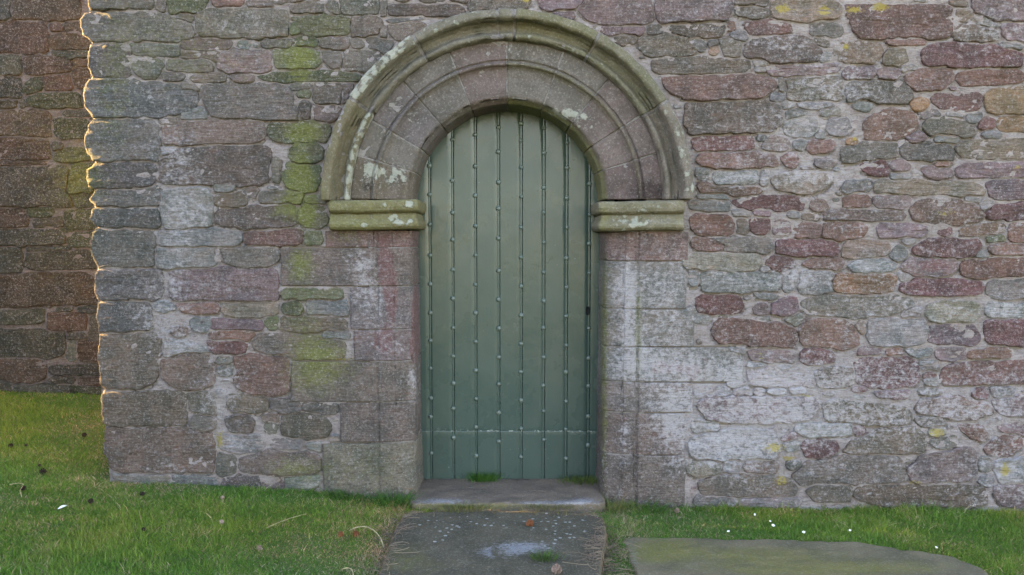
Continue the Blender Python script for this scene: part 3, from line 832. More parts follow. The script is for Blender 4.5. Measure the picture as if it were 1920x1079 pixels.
def box(x0, x1, y0, y1, z0, z1):
    V = np.array([(x, y, z) for z in (z0, z1) for y in (y0, y1) for x in (x0, x1)], float)
    Q = np.array([(0, 2, 3, 1), (4, 5, 7, 6), (0, 1, 5, 4), (2, 6, 7, 3), (0, 4, 6, 2), (1, 3, 7, 5)]); return V, Q
def build_wall(name, label, text, y0, xr, yr, gen_boxes, mort_left, foot, hole, quoin, tone, loc, msteps, cores):
    W = thing(name, label, 'wall', loc)
    stones = parse(text)
    lx, ly = xr; 
    # raster of what is already covered, in 3-unit cells
    S = 3.; ax = np.arange(xr[0], xr[1], S); ay = np.arange(yr[0], yr[1], S); AX, AY = np.meshgrid(ax, ay)
    occ = hole(AX, AY)
    def mark(pl, pad=0):
        i0, i1 = np.searchsorted(ax, [pl[:, 0].min() - 4, pl[:, 0].max() + 4]); j0, j1 = np.searchsorted(ay, [pl[:, 1].min() - 4, pl[:, 1].max() + 4])
        return slice(j0, j1), slice(i0, i1)
    def grow(a): b = a.copy(); b[1:] |= a[:-1]; b[:-1] |= a[1:]; b[:, 1:] |= a[:, :-1]; b[:, :-1] |= a[:, 1:]; return b
    G = 2.; gx0, gy0 = xr[0], yr[0]; nx_, ny_ = int((xr[1] - xr[0]) / G) + 1, int((yr[1] - yr[0]) / G) + 1
    ids = np.zeros((ny_, nx_), np.int32); BX, BY = np.meshgrid(gx0 + np.arange(nx_) * G, gy0 + np.arange(ny_) * G); ids[hole(BX, BY)] = -5
    def cell(x, y): return np.clip(((y - gy0) / G).round().astype(int), 0, ny_ - 1), np.clip(((x - gx0) / G).round().astype(int), 0, nx_ - 1)
    def stamp(pl, k):
        j, i = cell(np.array([pl[:, 0].min() - 3, pl[:, 0].max() + 3]), np.array([pl[:, 1].min() - 3, pl[:, 1].max() + 3])); s = (slice(j[0], j[1] + 1), slice(i[0], i[1] + 1))
        m_ = inside(pl, BX[s], BY[s]) & (ids[s] == 0); ids[s][m_] = k
    for k, (c, pl) in enumerate(stones): stamp(pl, k + 1)
    gl = rng.uniform(3, 7.5, len(stones))
    for it in range(6):
        for k, (c, pl) in enumerate(stones):
            if it == 0:
                pl = resample(pl, 9, 10, 60)
                if ((pl[:, 0] * np.roll(pl[:, 1], -1) - pl[:, 1] * np.roll(pl[:, 0], -1)).sum()) < 0: pl = pl[::-1]
            if it * 1.3 < gl[k]:
                tg = np.roll(pl, -1, 0) - np.roll(pl, 1, 0); tg /= np.hypot(tg[:, 0], tg[:, 1])[:, None] + 1e-6; nr = np.stack([tg[:, 1], -tg[:, 0]], 1)
                q1 = pl + nr * 1.3; q2 = q1 + nr * (2.6 if k % 3 else 3.6); ok = np.ones(len(pl), bool)
                for t_ in (q1, q2, (q1 + q2) / 2): v_ = ids[cell(t_[:, 0], t_[:, 1])]; ok &= (v_ == 0) | (v_ == k + 1)
                ok &= (q1[:, 0] > mort_left(q1[:, 1]) + 3) & (q1[:, 1] > yr[0] + 5)
                pl = np.where(ok[:, None], q1, pl)
            stones[k] = (c, pl); stamp(pl, k + 1)
    for c, pl in stones:
        s = mark(pl); occ[s] |= inside(pl, AX[s], AY[s])
    # rubble beyond the picture, in courses
    extra = []
    for (bx0, bx1, by0, by1) in gen_boxes:
        y = by1
        while y > by0:
            hcs = rng.uniform(22, 48); x = bx0 + rng.uniform(0, 20)
            while x < bx1:
                wd = rng.uniform(1.3, 4.2) * hcs; j = lambda k=3: rng.uniform(-k, k)
                hh = hcs * rng.uniform(.75, 1.)
                pl = np.array([(x + 4, y - hh + j()), (x + wd * .5, y - hh + j()), (x + wd - 5, y - hh + j()), (x + wd + j(), y - hh * .5), (x + wd - 4, y - 2 + j()), (x + wd * .5, y + j()), (x + 4, y - 2 + j()), (x + j(), y - hh * .5)])
                s = mark(pl); ins = inside(pl, AX[s], AY[s])
                if ins.any() and not (occ[s] & ins).any() and not foot(x, y):
                    occ[s] |= ins; extra.append((rng.choice(list('bbrrpggnms')), pl))
                x += wd + rng.uniform(5, 11)
            y -= hcs + rng.uniform(5, 9)
    # pinnings: slips of stone pushed into the wide joints
    g2 = grow(occ); pins = []
    for _ in range(9000):
        a = rng.uniform(5, 17); b_ = rng.uniform(2.6, 6.5)
        x = rng.uniform(xr[0] + 20, xr[1] - 20); y = rng.uniform(yr[0] + 8, yr[1] - 8)
        if x < mort_left(y) + a + 3: continue
        th = np.linspace(0, 2 * np.pi, 9)[:-1] + .3; rr = rng.uniform(.8, 1.1, 8)
        pl = np.stack([x + a * np.sign(np.cos(th)) * abs(np.cos(th)) ** .7 * rr, y + b_ * np.sign(np.sin(th)) * abs(np.sin(th)) ** .8 * rr + rng.uniform(-.12, .12) * a * np.cos(th)], -1)
        s = mark(pl); ins = inside(pl, AX[s], AY[s])
        if not ins.any() or (g2[s] & ins).any(): continue
        g2[s] |= grow(grow(ins)); pins.append((rng.choice(list('ssbgrwpg')), pl))
    def col(c):
        v = .88 * np.array(COL[c]) * ((.86, .98, .90) if y0 > 1 else (1, 1, 1)); v = (v * .92 + v.mean() * .08) * tone * rng.uniform(.80, 1.18); v = v * rng.uniform(.95, 1.05, 3); return tuple(v)
    def mk(pl, k, small=False):
        x, z = P(pl[:, 0], pl[:, 1], y0); p2 = np.stack([x, z], -1)
        ha = math.sqrt(area(p2)); q = quoin(pl)
        pr = rng.uniform(.003, .010) + .010 * min(ha, .3)
        if small: pr = rng.uniform(.003, .009)
        return rock(p2, wall_map(y0), proud=pr, edge=.010 if q else min(.0065, ha * .09), tilt=rng.uniform(0, .6), amp=.0045 if not small else .002, layer=rng.uniform(.001, .0038),
                    back=.40 if q else .03, seed=k, step=.014 if not small else .010, jag=(.010 if q else .0078) if not small else .0025, cut=0 if q else 1, t=.2)
    order = sorted(range(len(stones)), key=lambda i: -area(stones[i][1]))
    rest = []
    for r_, i in enumerate(order):
        c, pl = stones[i]; v, q, t = mk(pl, i)
        if r_ < 299:
            o0 = v.mean(0); at = stains(v[:, 0], v[:, 1], v[:, 2])
            me = mesh_np('stone', v - o0, q, t, at); obj('stone', me, M_STONE, W, tuple(o0 - np.array(loc)), col(c))
        else: rest.append((c, (v, q, t)))
    # what is left goes by tone into joined parts
    pool = {}
    for c, m_ in rest: pool.setdefault(c, []).append(m_)
    for k, (c, pl) in enumerate(extra): pool.setdefault(c, []).append(mk(pl, 1000 + k))
    for k, (c, pl) in enumerate(pins): pool.setdefault(c, []).append(mk(pl, 3000 + k, True))
    for c, L in pool.items():
        v, q, t = join(L); me = mesh_np('small_stones', v - np.array(loc), q, t, stains(v[:, 0], v[:, 1], v[:, 2]))
        o = obj('small_stones', me, M_STONE, W, (0, 0, 0), np.array(COL[c]) * tone); o['kind'] = 'stuff'
    # mortar bed: one rough sheet
    st_ = msteps; mx = np.arange(xr[0], xr[1], st_); my = np.arange(yr[0], yr[1], st_); MX, MY = np.meshgrid(mx, my)
    X, Z = P(MX, MY, y0)
    XL = P(mort_left(MY), MY, y0)[0]; keep = MX > mort_left(MY) - st_
    X = np.where(MX < mort_left(MY), XL, X)
    h = -.0035 + .0042 * fbm(X * 14, Z * 22, 3., 4) + .0030 * vnoise(X * 75, Z * 75, 1.)
    h = np.where(MX < mort_left(MY) + st_ * .9, -.012 + .4 * h, h)
    # a dark crack runs under many stones, where the bedding mortar has fallen out
    jj, ii = cell(MX, MY); own = ids[jj, ii]; ja, _ = cell(MX, MY - 5.); up_ = ids[ja, ii]; jb, _ = cell(MX, MY - 2.6); up2 = ids[jb, ii]
    under = (own == 0) & ((up_ > 0) | (up2 > 0)); lost = np.clip(.55 + 1.3 * vnoise(X * 5, Z * 7, 11.), 0, 1)
    h = h - np.where(under, .013 * lost, 0)
    cut = ~hole(MX, MY, -14)
    V = np.stack([X, y0 - h, Z], -1).reshape(-1, 3)
    kq = (keep & cut)[:-1, :-1] & (keep & cut)[1:, 1:] & (keep & cut)[1:, :-1] & (keep & cut)[:-1, 1:]
    q = grid_faces(len(my), len(mx), kq)[:, ::-1]
    # the end of the wall, seen edge on
    if mort_left(0) > xr[0]:
        ez = my; ex, ezz = P(mort_left(ez), ez, y0); dep = np.linspace(.012, 1.5, 50)
        EX = np.repeat(ex[:, None], 50, 1) + .006 * fbm(ezz[:, None] * 20, dep[None] * 20, 4., 3)
        E = np.stack([EX, np.repeat((y0 + dep)[None], len(ez), 0), np.repeat(ezz[:, None], 50, 1)], -1)
        q = np.vstack([q, grid_faces(len(ez), 50, None, len(V))]); V = np.vstack([V, E.reshape(-1, 3)])
    me = mesh_np('mortar', V - np.array(loc), q, None, stains(V[:, 0], V[:, 1], V[:, 2]))
    used = obj('mortar', me, M_MORTAR, W, (0, 0, 0), tuple(np.array((.47, .42, .405)) * tone))
    # body behind the face
    for bx in cores:
        V, Q = box(*bx); obj('core', mesh_np('core', V - np.array(loc), Q, None, dict(stain=np.zeros((8, 3)), lichen=np.zeros((8, 3))), smooth=False), M_CORE, W)
    return W, len(stones), len(extra), len(pins)
ml = lambda y: np.interp(y, [-600, 0, 300, 500, 730, 900, 1100], [163, 163, 172, 179, 189, 204, 210])
print(build_wall('rubble_wall', 'reddish grey rubble stone wall around the green arched door', MAIN, 0., (150, 2400), (-300, 985),
    [(1930, 2390, -280, 950), (165, 1960, -280, -30)], ml, lambda x, y: y > 945, blocked,
    lambda p: p[:, 0].min() < 215, 1., (0, 0, -.1), 3.1,
    [(-2.25, 4.25, .40, 1.5, -.4, 3.6), (-2.25, ACX - 262 * SX, .014, .398, -.4, 3.6), (ACX + 262 * SX, 4.25, .014, .398, -.4, 3.6), (ACX - 261.5 * SX, ACX + 261.5 * SX, .014, .398, AZ + 262 * SX, 3.6)]))
print(build_wall('rubble_wall', 'darker brown rubble wall set back at the far left behind the corner', LEFT, 1.4, (-900, 420), (-300, 790),
    [(-880, -50, -280, 730), (-880, 400, -280, -28), (195, 400, -28, 740)], lambda y: np.full(np.shape(y), -2000.) if np.ndim(y) else -2000., lambda x, y: y > 745, lambda X, Y, p=0: np.zeros(np.shape(X), bool),
    lambda p: False, .50, (-4.5, 1.4, .2), 4.4, [(-7.3, -2.3, 1.44, 2.2, -.3, 4.2)]))

# ------------------------------------------------------------------ doorway masonry
D = thing('stone_doorway', 'round arched carved stone surround with hood mould and imposts', 'doorway', (ACX, 0, -.1))
OFF = np.array([ACX, 0, -.1])
def prof_resample(pts, step):
    p = np.array(pts, float); d = np.r_[0, np.cumsum(np.hypot(*np.diff(p, axis=0).T))]
    t = np.unique(np.r_[np.arange(0, d[-1], step), d])
    q = np.stack([np.interp(t, d, p[:, 0]), np.interp(t, d, p[:, 1])], 1)
    g = np.gradient(q, axis=0); g = g / (np.hypot(g[:, 0], g[:, 1])[:, None] + 1e-9)
    return q, np.stack([g[:, 1], -g[:, 0]], 1), t
def sweep(pts, t0, t1, mapf, dlen, step=.011, tstep=.016, amp=.003, edge=.010, seed=0, sgn=1, side=True, sink=0., extra_edge=.012):
    """profile block: pts=(a, out) polyline, swept over t; mapf(a, out, t) -> xyz; dlen = metres per unit t"""
    q, nrm, s = prof_resample(pts, step); L = abs(t1 - t0) * dlen
    inner = np.linspace(0, L, max(6, int(L / tstep)))
    tt = np.unique(np.clip(np.r_[0, .0025, .006, .011, inner, L - .011, L - .006, L - .0025, L], 0, L))
    T, Sg = np.meshgrid(tt, np.arange(len(q)), indexing='ij')
    de = np.minimum(T, L - T); e = np.sqrt(np.clip(1 - (1 - np.clip(de / edge, 0, 1)) ** 2, 0, 1))
    A = q[Sg, 0]; O = q[Sg, 1]; tw = t0 + (t1 - t0) * T / L
    X = mapf(A, O, tw)
    dsp = amp * fbm(X[..., 0] * 16, X[..., 1] * 16 + seed, X[..., 2] * 16, 3) + .0012 * vnoise(X[..., 0] * 80, X[..., 1] * 80, X[..., 2] * 80 + seed)
    dsp = dsp - extra_edge * (1 - e) - sink
    if side:
        es = np.clip(s[Sg] / .012, 0, 1); dsp = dsp - .010 * (1 - np.sqrt(1 - (1 - es) ** 2))
    A2 = A + sgn * nrm[Sg, 0] * dsp; O2 = O + sgn * nrm[Sg, 1] * dsp
    V = mapf(A2, O2, tw)
    if sink == 0:   # close the ends into the wall
        V = np.concatenate([mapf(A2[:1] - sgn * nrm[Sg[:1], 0] * .02, O2[:1] - sgn * nrm[Sg[:1], 1] * .02, tw[:1]), V, mapf(A2[-1:] - sgn * nrm[Sg[-1:], 0] * .02, O2[-1:] - sgn * nrm[Sg[-1:], 1] * .02, tw[-1:])])
    nr, nc = V.shape[:2]
    return V.reshape(-1, 3), grid_faces(nr, nc)
def arc_map(jit=0, dz=0):
    def f(a, o, t):
        th = np.radians(t); return np.stack([ACX + a * np.cos(th), -(o + jit) + 0 * th, AZ + dz + a * np.sin(th)], -1)
    return f
def addblk(name, V, q, col, mat=M_STONE, ex=(0, 0, 0, 0), flip=False):
    at = stains(V[:, 0], V[:, 1], V[:, 2], ex); c = V.mean(0)
    if flip: q = q[:, ::-1]
    return obj(name, mesh_np(name, V - c, q, None, at), mat, D, tuple(c - OFF), col)
S_ = SX
VP = [(292 * S_, -.03), (292 * S_, .006), (258 * S_, .006), (256 * S_, -.006), (254 * S_, .002), (252 * S_, .012), (249 * S_, .014), (247 * S_, .008), (245.5 * S_, -.008), (241 * S_, -.020), (225 * S_, -.026), (203 * S_, -.022), (192 * S_, -.024),
      (188.5 * S_, -.032), (186.5 * S_, -.046), (185 * S_, -.060), (184 * S_, -.066), (182.5 * S_, -.075), (181 * S_, -.09), (180.5 * S_, -.36)]
vj = [(180, 164), (163.6, 150.2), (149.8, 131.8), (131.4, 111.8), (111.4, 90.3), (89.9, 69.2), (68.8, 49.8), (49.4, 32.2), (31.8, 17.2), (16.8, 0)]
vc = [(.20, .165, .13), (.215, .19, .165), (.20, .172, .165), (.205, .18, .16), (.215, .168, .155), (.21, .185, .16), (.215, .19, .165), (.22, .175, .16), (.225, .18, .165), (.19, .145, .135)]
ve = [(.1, .35, 0, .1), (.2, .1, 0, 0), (.2, 0, 0, 0), (.15, .15, 0, 0), (.15, 0, 0, 0), (.1, .2, 0, 0), (.2, .2, 0, .0), (.1, .2, 0, .05), (.1, .1, 0, 0), (-.1, .1, .2, 0)]
for k, (a0, a1) in enumerate(vj):
    V, q = sweep(VP, a0, a1, arc_map(rng.uniform(-.003, .003)), 230 * S_ * math.pi / 180, seed=k, sgn=1, edge=.006, extra_edge=.006, amp=.0025)
    px, py = PX(V[:, 0], V[:, 1], V[:, 2]); o = addblk('voussoir', V, q, tuple(.70 * np.array(vc[k])), M_HOOD, ve[k])
    # soffit arris keeps a greenish bloom on the right side, crust patches low on the left and on two stones at the right
    a = o.data.color_attributes['lichen']; c = np.ones((len(V), 4), np.float32)
    c[:, 0] = c[:, 1] = c[:, 2] = blobs([(735, 330, 40, 25, .75), (690, 315, 20, 20, .6), (1052, 212, 40, 14, .8), (1100, 232, 30, 20, .5), (1265, 1, 1, 1, 0)], px, py)
    a.data.foreach_set('color', c.ravel())
    if k >= 5:
        s = o.data.color_attributes['stain']; cc = np.zeros(len(V) * 4, np.float32); s.data.foreach_get('color', cc); cc = cc.reshape(-1, 4)
        rr = np.hypot(V[:, 0] - ACX, V[:, 2] - AZ) / S_; cc[:, 1] += .9 * (np.exp(-((rr - 184) / 6) ** 2) + (rr < 184)) + .5 * np.exp(-((rr - 248) / 7) ** 2); s.data.foreach_set('color', cc.ravel())
HP = [(343.3 * S_, -.02), (343.3 * S_, .082), (340.5 * S_, .094), (329.6 * S_, .100), (325.6 * S_, .094), (323.4 * S_, .076), (322.8 * S_, .040), (319 * S_, .018), (312 * S_, .010), (306.5 * S_, .020), (303 * S_, .044), (299 * S_, .056), (295.5 * S_, .056), (292.6 * S_, .046), (291.6 * S_, .028), (291.2 * S_, -.01)]
hj = [(180.6, 147.8), (147.2, 120.4), (119.8, 93.2), (92.8, 87.8), (87.2, 60.9), (60.3, 31.6), (31.0, -.3)]
hc = [(.215, .185, .12), (.22, .20, .155), (.225, .205, .16), (.23, .21, .16), (.22, .20, .14), (.215, .195, .145), (.225, .195, .16)]
he = [(-.1, .45, 0, 0), (.1, .25, 0, 0), (.1, .3, 0, 0), (.1, .4, 0, 0), (.0, .65, 0, 0), (.1, .6, 0, 0), (.1, .35, 0, 0)]
crust = [(.2, .05), (.7, .2), (.5, .4), (.45, .5), (.1, .4), (.4, .4), (.55, .25)]
for k, (a0, a1) in enumerate(hj):
    V, q = sweep(HP, a0, a1, arc_map(rng.uniform(-.004, .005)), 325 * S_ * math.pi / 180, seed=20 + k, sgn=1, edge=.008, amp=.0048, extra_edge=.012)
    o = addblk('hood_stone', V, q, tuple(.78 * np.array(hc[k])), M_HOOD, he[k])
    rr = np.hypot(V[:, 0] - ACX, V[:, 2] - AZ) / S_; a = o.data.color_attributes['lichen']; c = np.ones((len(V), 4), np.float32)
    cr = np.where(rr > 325, crust[k][0], np.where(rr < 306, crust[k][1] if k else .7, -.1)); c[:, 0] = c[:, 1] = c[:, 2] = cr; a.data.foreach_set('color', c.ravel())
# mortar in the arch joints, a few millimetres behind the faces
for nm, pr, r_ in (('mortar', VP, 230), ('mortar', HP, 325)):
    V, q = sweep(pr, 179.9, .1, arc_map(), r_ * S_ * math.pi / 180, seed=3, sgn=1, side=False, sink=.005, tstep=.02, extra_edge=0, step=.014)
    addblk(nm, V, q, (.40, .38, .36), M_MORTAR)
# jambs
def jamb_prof(outer, sg, ey=0):
    d = [(outer, -.03), (outer, .003), (250, .004), (248.5, -.003), (245, -.005), (243, .0), (216, -.002), (213, -.008), (211, -.006), (186, -.030), (181, -.040), (178, -.055), (176, -.08), (175.5, -.36)]
    return [(a * S_, o) for a, o in d]
def jmap(sg, jit):
    def f(a, o, t):     # the opening is a little wider at the springing than at the sill
        wd = (((-1 + 5.5 * t / 1.5) if sg < 0 else (6 + 4 * t / 1.5)) * S_) * np.clip((232 * S_ - a) / (20 * S_), 0, 1)
        return np.stack([ACX + sg * (a + wd) + 0 * t, -(o + jit) + 0 * t, t + 0 * a], -1)
    return f
jcl = [(.25, .165, .15), (.22, .175, .155), (.23, .19, .185), (.235, .185, .18), (.215, .175, .15), (.205, .165, .145), (.235, .21, .165)]
jcr = [(.25, .175, .16), (.27, .245, .225), (.26, .235, .21), (.265, .245, .225), (.25, .21, .19), (.22, .17, .15), (.20, .165, .145)]
for sg, JJ, cc in ((-1, JL, jcl), (1, JR, jcr)):
    for k, (x0, x1, y0, y1) in enumerate(JJ):
        ox = x0 if sg < 0 else x1; z1 = float(P(953, y0)[1]); z0 = float(P(953, y1)[1])
        outer = abs(float(P(ox, (y0 + y1) / 2)[0]) - ACX) / S_
        V, q = sweep(jamb_prof(outer, sg), z0, z1, jmap(sg, rng.uniform(-.003, .004)), 1., seed=40 + k + 9 * (sg > 0), sgn=1, amp=.0042, edge=.005, extra_edge=.0035)
        o = addblk('jamb_stone', V, q, tuple(.88 * np.array(cc[k])), M_STONE, (0, .0, 0, 0), flip=sg > 0)
        if k >= 5 and sg < 0: pass
    z1 = float(P(953, 434)[1]); V, q = sweep(jamb_prof(262, sg), -.12, z1, jmap(sg, 0), 1., seed=5, sgn=1, side=False, sink=.006, tstep=.03, extra_edge=0, step=.014)
    addblk('mortar', V, q, (.38, .36, .34), M_MORTAR, flip=sg > 0)
# red patches bared on the left jamb: raised flakes are paint-thin, so they are stains kept in the stone's own colour blobs
# imposts: moulded blocks returned round the reveal
IP = [(376, -.03), (376, .060), (377.5, .070), (382, .078), (389, .080), (395, .075), (398.5, .062), (400, .040), (401.5, .036), (403, .046), (407, .050), (411, .054), (416, .068), (421, .076), (426, .074), (430, .060), (431.5, .030), (431.5, -.03)]
for sg, xo, dpy, cl in ((-1, 618, 0, (.225, .195, .12)), (1, 1282, 2, (.24, .215, .155))):
    zs = np.array([float(P(953, y + dpy)[1]) for y, o in IP]); os_ = np.array([o for y, o in IP])
    pr = np.stack([zs, os_], 1); q2, nn, s2 = prof_resample(pr, .005)
    z, o = q2[:, 0], q2[:, 1]; xo_ = float(P(xo, 400)[0]); xi_ = ACX + sg * (180 if sg < 0 else 184) * S_
    path = []
    n1 = 46
    o_ = np.clip(o, 0, 1)
    cols = []
    inn = -sg                                   # towards the opening
    xe = lambda k: None
    cols.append((np.full_like(z, xo_) - inn * .0, np.full_like(z, .03)))
    for tt in (0, .5, .85, 1): cols.append((xo_ - inn * (-.012) * tt + 0 * z, .0 + (-(o)) * (1 if tt == 1 else (tt * .9))))
    for tt in np.linspace(0, 1, n1)[1:]: cols.append((xo_ + inn * .012 + (xi_ + inn * (o_ * .62 - .012) - xo_ - inn * .012) * tt, -o))
    for ang in (.25, .6, 1.): cols.append((xi_ + inn * (o_ * .62 - .012 + .012 * math.sin(ang * 1.57)), -o + .012 * (1 - math.cos(ang * 1.57))))
    for yy in np.linspace(.02, .36, 18): cols.append((xi_ + inn * o_ * .62, yy + 0 * z))
    Xc = np.stack([c[0] for c in cols]); Yc = np.stack([c[1] for c in cols]); Zc = np.repeat(z[None], len(cols), 0)
    nz = fbm(Xc * 15, Yc * 15, Zc * 30 + sg, 3); Zc = Zc + .0022 * nz; Yc = Yc - .004 * nz - .0015 * vnoise(Xc * 70, Yc * 70, Zc * 70)
    Zc = Zc + (.003 * np.sin(Xc * 9)) 
    V = np.stack([Xc, Yc, Zc], -1); q = grid_faces(*V.shape[:2]); V = V.reshape(-1, 3)
    ob = addblk('impost', V, q, tuple(.85 * np.array(cl)), M_HOOD, (.0, .95 if sg < 0 else .6, 0, 0), flip=sg > 0)
    a = ob.data.color_attributes['lichen']; px, py = PX(V[:, 0], V[:, 1], V[:, 2]); c = np.ones((len(V), 4), np.float32)
    c[:, 0] = c[:, 1] = c[:, 2] = .15 + blobs([(725, 385, 12, 8, .5), (765, 385, 14, 10, .6), (757, 418, 20, 9, .7), (685, 422, 14, 6, .6), (735, 408, 10, 8, .5), (695, 405, 5, 4, .6), (1210, 400, 70, 40, .35), (1180, 420, 40, 10, .3)], px, py)
    a.data.foreach_set('color', c.ravel())

# ------------------------------------------------------------------ door
DY = .335
def DPX(px, py): return P(px, py, DY)
zb = float(DPX(955, 898)[1])
door = thing('plank_door', 'glossy grey green round topped plank door with rows of studs', 'door', (ACX, DY, zb))
DO = np.array([ACX, DY, zb])
seams = [float(DPX(x, 700)[0]) for x in (770, 809.5, 852, 894.5, 937.5, 979.5, 1021.5, 1064, 1106, 1150)]
zc = float(DPX(953, 808)[1]); Rt = 185 * S_ + .012
for k in range(9):
    x0, x1 = seams[k], seams[k + 1]; w_ = x1 - x0
    xs = np.array([0, .0008, .0022, .005, .02, w_ * .3, w_ * .5, w_ * .7, w_ - .0155, w_ - .0145, w_ - .0135, w_ - .0115, w_ - .0085, w_ - .006, w_ - .0035, w_ - .0018, w_ - .0012])
    hs = np.array([-.009, -.002, -.0004, 0, 0, 0, 0, 0, -.0001, -.0020, -.0020, -.0001, 0, 0, -.0004, -.002, -.009])
    if k == 8: hs = np.where(xs > .03, 0, hs)
    rows = np.r_[0, .004, np.linspace(.02, .96, 40)]
    top = AZ + np.sqrt(np.clip(Rt ** 2 - (x0 + xs - ACX) ** 2, .0004, 9))
    Z = []; H = []
    ext = np.array([zc - .006, zc - .003, zc - .001, zc + .001, zc + .003, zc + .006])
    base_rows = np.sort(np.r_[np.linspace(zb, AZ - .1, 60), ext])
    for r_ in base_rows: Z.append(np.full_like(xs, r_)); H.append(hs - (.0025 if abs(r_ - zc) < .002 else (.0005 if abs(r_ - zc) < .004 else 0)))
    for r_ in np.linspace(0, 1, 30)[1:]: Z.append((AZ - .1) + (top - AZ + .1) * r_); H.append(hs)
    Z = np.array(Z); H = np.array(H); X = np.repeat((x0 + xs)[None], len(Z), 0)
    wv = .0012 * fbm(X * 5 + k * 3, Z * 3, k * 1., 2) + rng.uniform(-.001, .001) + .0005 * vnoise(X * 40, Z * 30, k)
    V = np.stack([X, DY - (H + wv), Z], -1).reshape(-1, 3); c = np.array([(x0 + x1) / 2, DY, zb])
    crack = np.exp(-((Z - zc + .004 * (X - ACX)) / .0045) ** 2); px, py = PX(X, DY, Z)
    warm = blobs([(1010, 430, 25, 40, 1.), (870, 500, 20, 60, .4), (1040, 680, 30, 50, .8), (960, 620, 20, 50, .4)], px, py)
    stn = np.stack([crack, warm, 0 * crack], -1).reshape(-1, 3)
    obj('plank', mesh_np('plank', V - c, grid_faces(len(Z), len(xs)), None, dict(stain=stn)), M_DOOR, door, tuple(c - DO))
V, Q = box(seams[0] - .02, seams[-1] + .02, DY + .014, DY + .045, zb, AZ + Rt)
obj('back_board', mesh_np('back_board', V - DO, Q, smooth=False), M_BLACK, door)
# studs
th = np.linspace(0, 2 * np.pi, 15)[:-1]; rs = [(.0135, -.001), (.013, .002), (.0112, .0052), (.008, .0078), (.004, .0092)]
SV = [(r * math.cos(t), -h, r * math.sin(t)) for r, h in rs for t in th] + [(0, -.0096, 0)]
nn_ = len(th); i = np.arange(nn_); j = (i + 1) % nn_
SQ = np.concatenate([np.stack([k * nn_ + i, k * nn_ + j, (k + 1) * nn_ + j, (k + 1) * nn_ + i], -1) for k in range(4)]); ST = np.stack([4 * nn_ + i, 4 * nn_ + j, np.full(nn_, 5 * nn_)], -1)
sme = mesh_np('stud', np.array(SV), SQ, ST, dict(stain=np.zeros((len(SV), 3)))); sme.materials.append(flat_mat('stud_lit_tint', (.10, .13, .11), .4, spec=.6))  # colour lighter than the planks, standing in for light caught on the domes
STUDS = [(808, [311, 365, 421, 479, 533, 587, 639, 691, 747, 782, 850]), (850, [262, 339, 399, 450, 506, 560, 615, 668, 719, 766, 821]), (893, [253, 312, 367, 424, 479, 534, 587, 641, 695, 748, 801, 855]),
 (935.5, [239, 285, 342, 391, 447, 508, 562, 616, 670, 720.5, 774, 828]), (977, [232, 264, 314, 369, 427, 483, 537, 591.5, 645, 698, 751, 804, 857]), (1019.5, [240, 287, 352, 399, 455, 511, 564.5, 615, 670, 723, 771, 825]),
 (1061, [268, 315, 372, 427, 484, 539, 593, 648, 698, 753, 805, 860]), (1104, [345, 403, 457, 512, 616, 672, 724, 781, 835])]
for k, (x, ys) in enumerate(STUDS):
    sx = seams[k + 1] - .0075
    for y in ys:
        z = float(DPX(x, y)[1]); s = obj('stud', sme, None, door, (sx + rng.uniform(-.0015, .0015) - ACX, -.001, z - zb))
        f = rng.uniform(.88, 1.12); s.scale = (f, 1, f * rng.uniform(.92, 1.08))
kx, kz = [float(t) for t in DPX(1102, 583)]
kp = np.array([(.009 * math.cos(t), .009 * math.sin(t) + (.012 if math.sin(t) > 0 else -.012)) for t in np.linspace(0, 2 * np.pi, 17)[:-1]])
kv = np.vstack([np.stack([kp[:, 0], np.full(16, -.0035), kp[:, 1]], -1), np.stack([kp[:, 0] * .8, np.full(16, -.0030), kp[:, 1] * .86], -1), np.stack([kp[:, 0] * .8, np.full(16, -.0028), kp[:, 1] * .86], -1), [[0, -.0027, 0]]])
i = np.arange(16); j = (i + 1) % 16
kq = np.concatenate([np.stack([k * 16 + i, k * 16 + j, (k + 1) * 16 + j, (k + 1) * 16 + i], -1) for k in range(2)])
o = obj('keyhole', mesh_np('keyhole', kv, kq, np.stack([32 + i, 32 + j, np.full(16, 48)], -1)), M_BLACK, door, (kx - ACX, 0, kz - zb)); o['label'] = 'black keyhole slot'; o.scale = (1.3, 1, 1.3)

# ------------------------------------------------------------------ step and paving
def floor_poly(px_pts, z):
    """photograph's grid -> points on the horizontal plane at height z"""
    out = []
    for px, py in px_pts:
        a = (px - 960) / F; b = -(py - 539.5) / F; dy = ct + b * st; dz = -st + b * ct; s = (z - CZ) / dz
        out.append((a * s, CY + dy * s))
    return np.array(out)
def slab(name, label, cat, pts, z, col, stn, thick=.12, edge=.007, group=None, tilt=0, amp=.003, jag=.005):
    V, q, t = rock(pts, lambda u, v, h: np.stack([u, v, z + h], -1), proud=.012, edge=edge, tilt=tilt, amp=amp, layer=.001, back=thick, seed=len(label), step=.014, cut=1, dmax=2, rstep=1.18, jag=jag, t=.12)
    px, py = PX(V[:, 0], V[:, 1], V[:, 2]); s = np.stack([blobs(stn[0], px, py), blobs(stn[1], px, py), blobs(stn[2], px, py)], -1)
    c = V.mean(0); c[2] = z
    o = obj(name, mesh_np(name, V - c, q, t, dict(stain=s)), M_SLAB, None, tuple(c), col); return tag(o, label, cat, group)
xl = ACX - 176 * S_; xr_ = ACX + 183 * S_
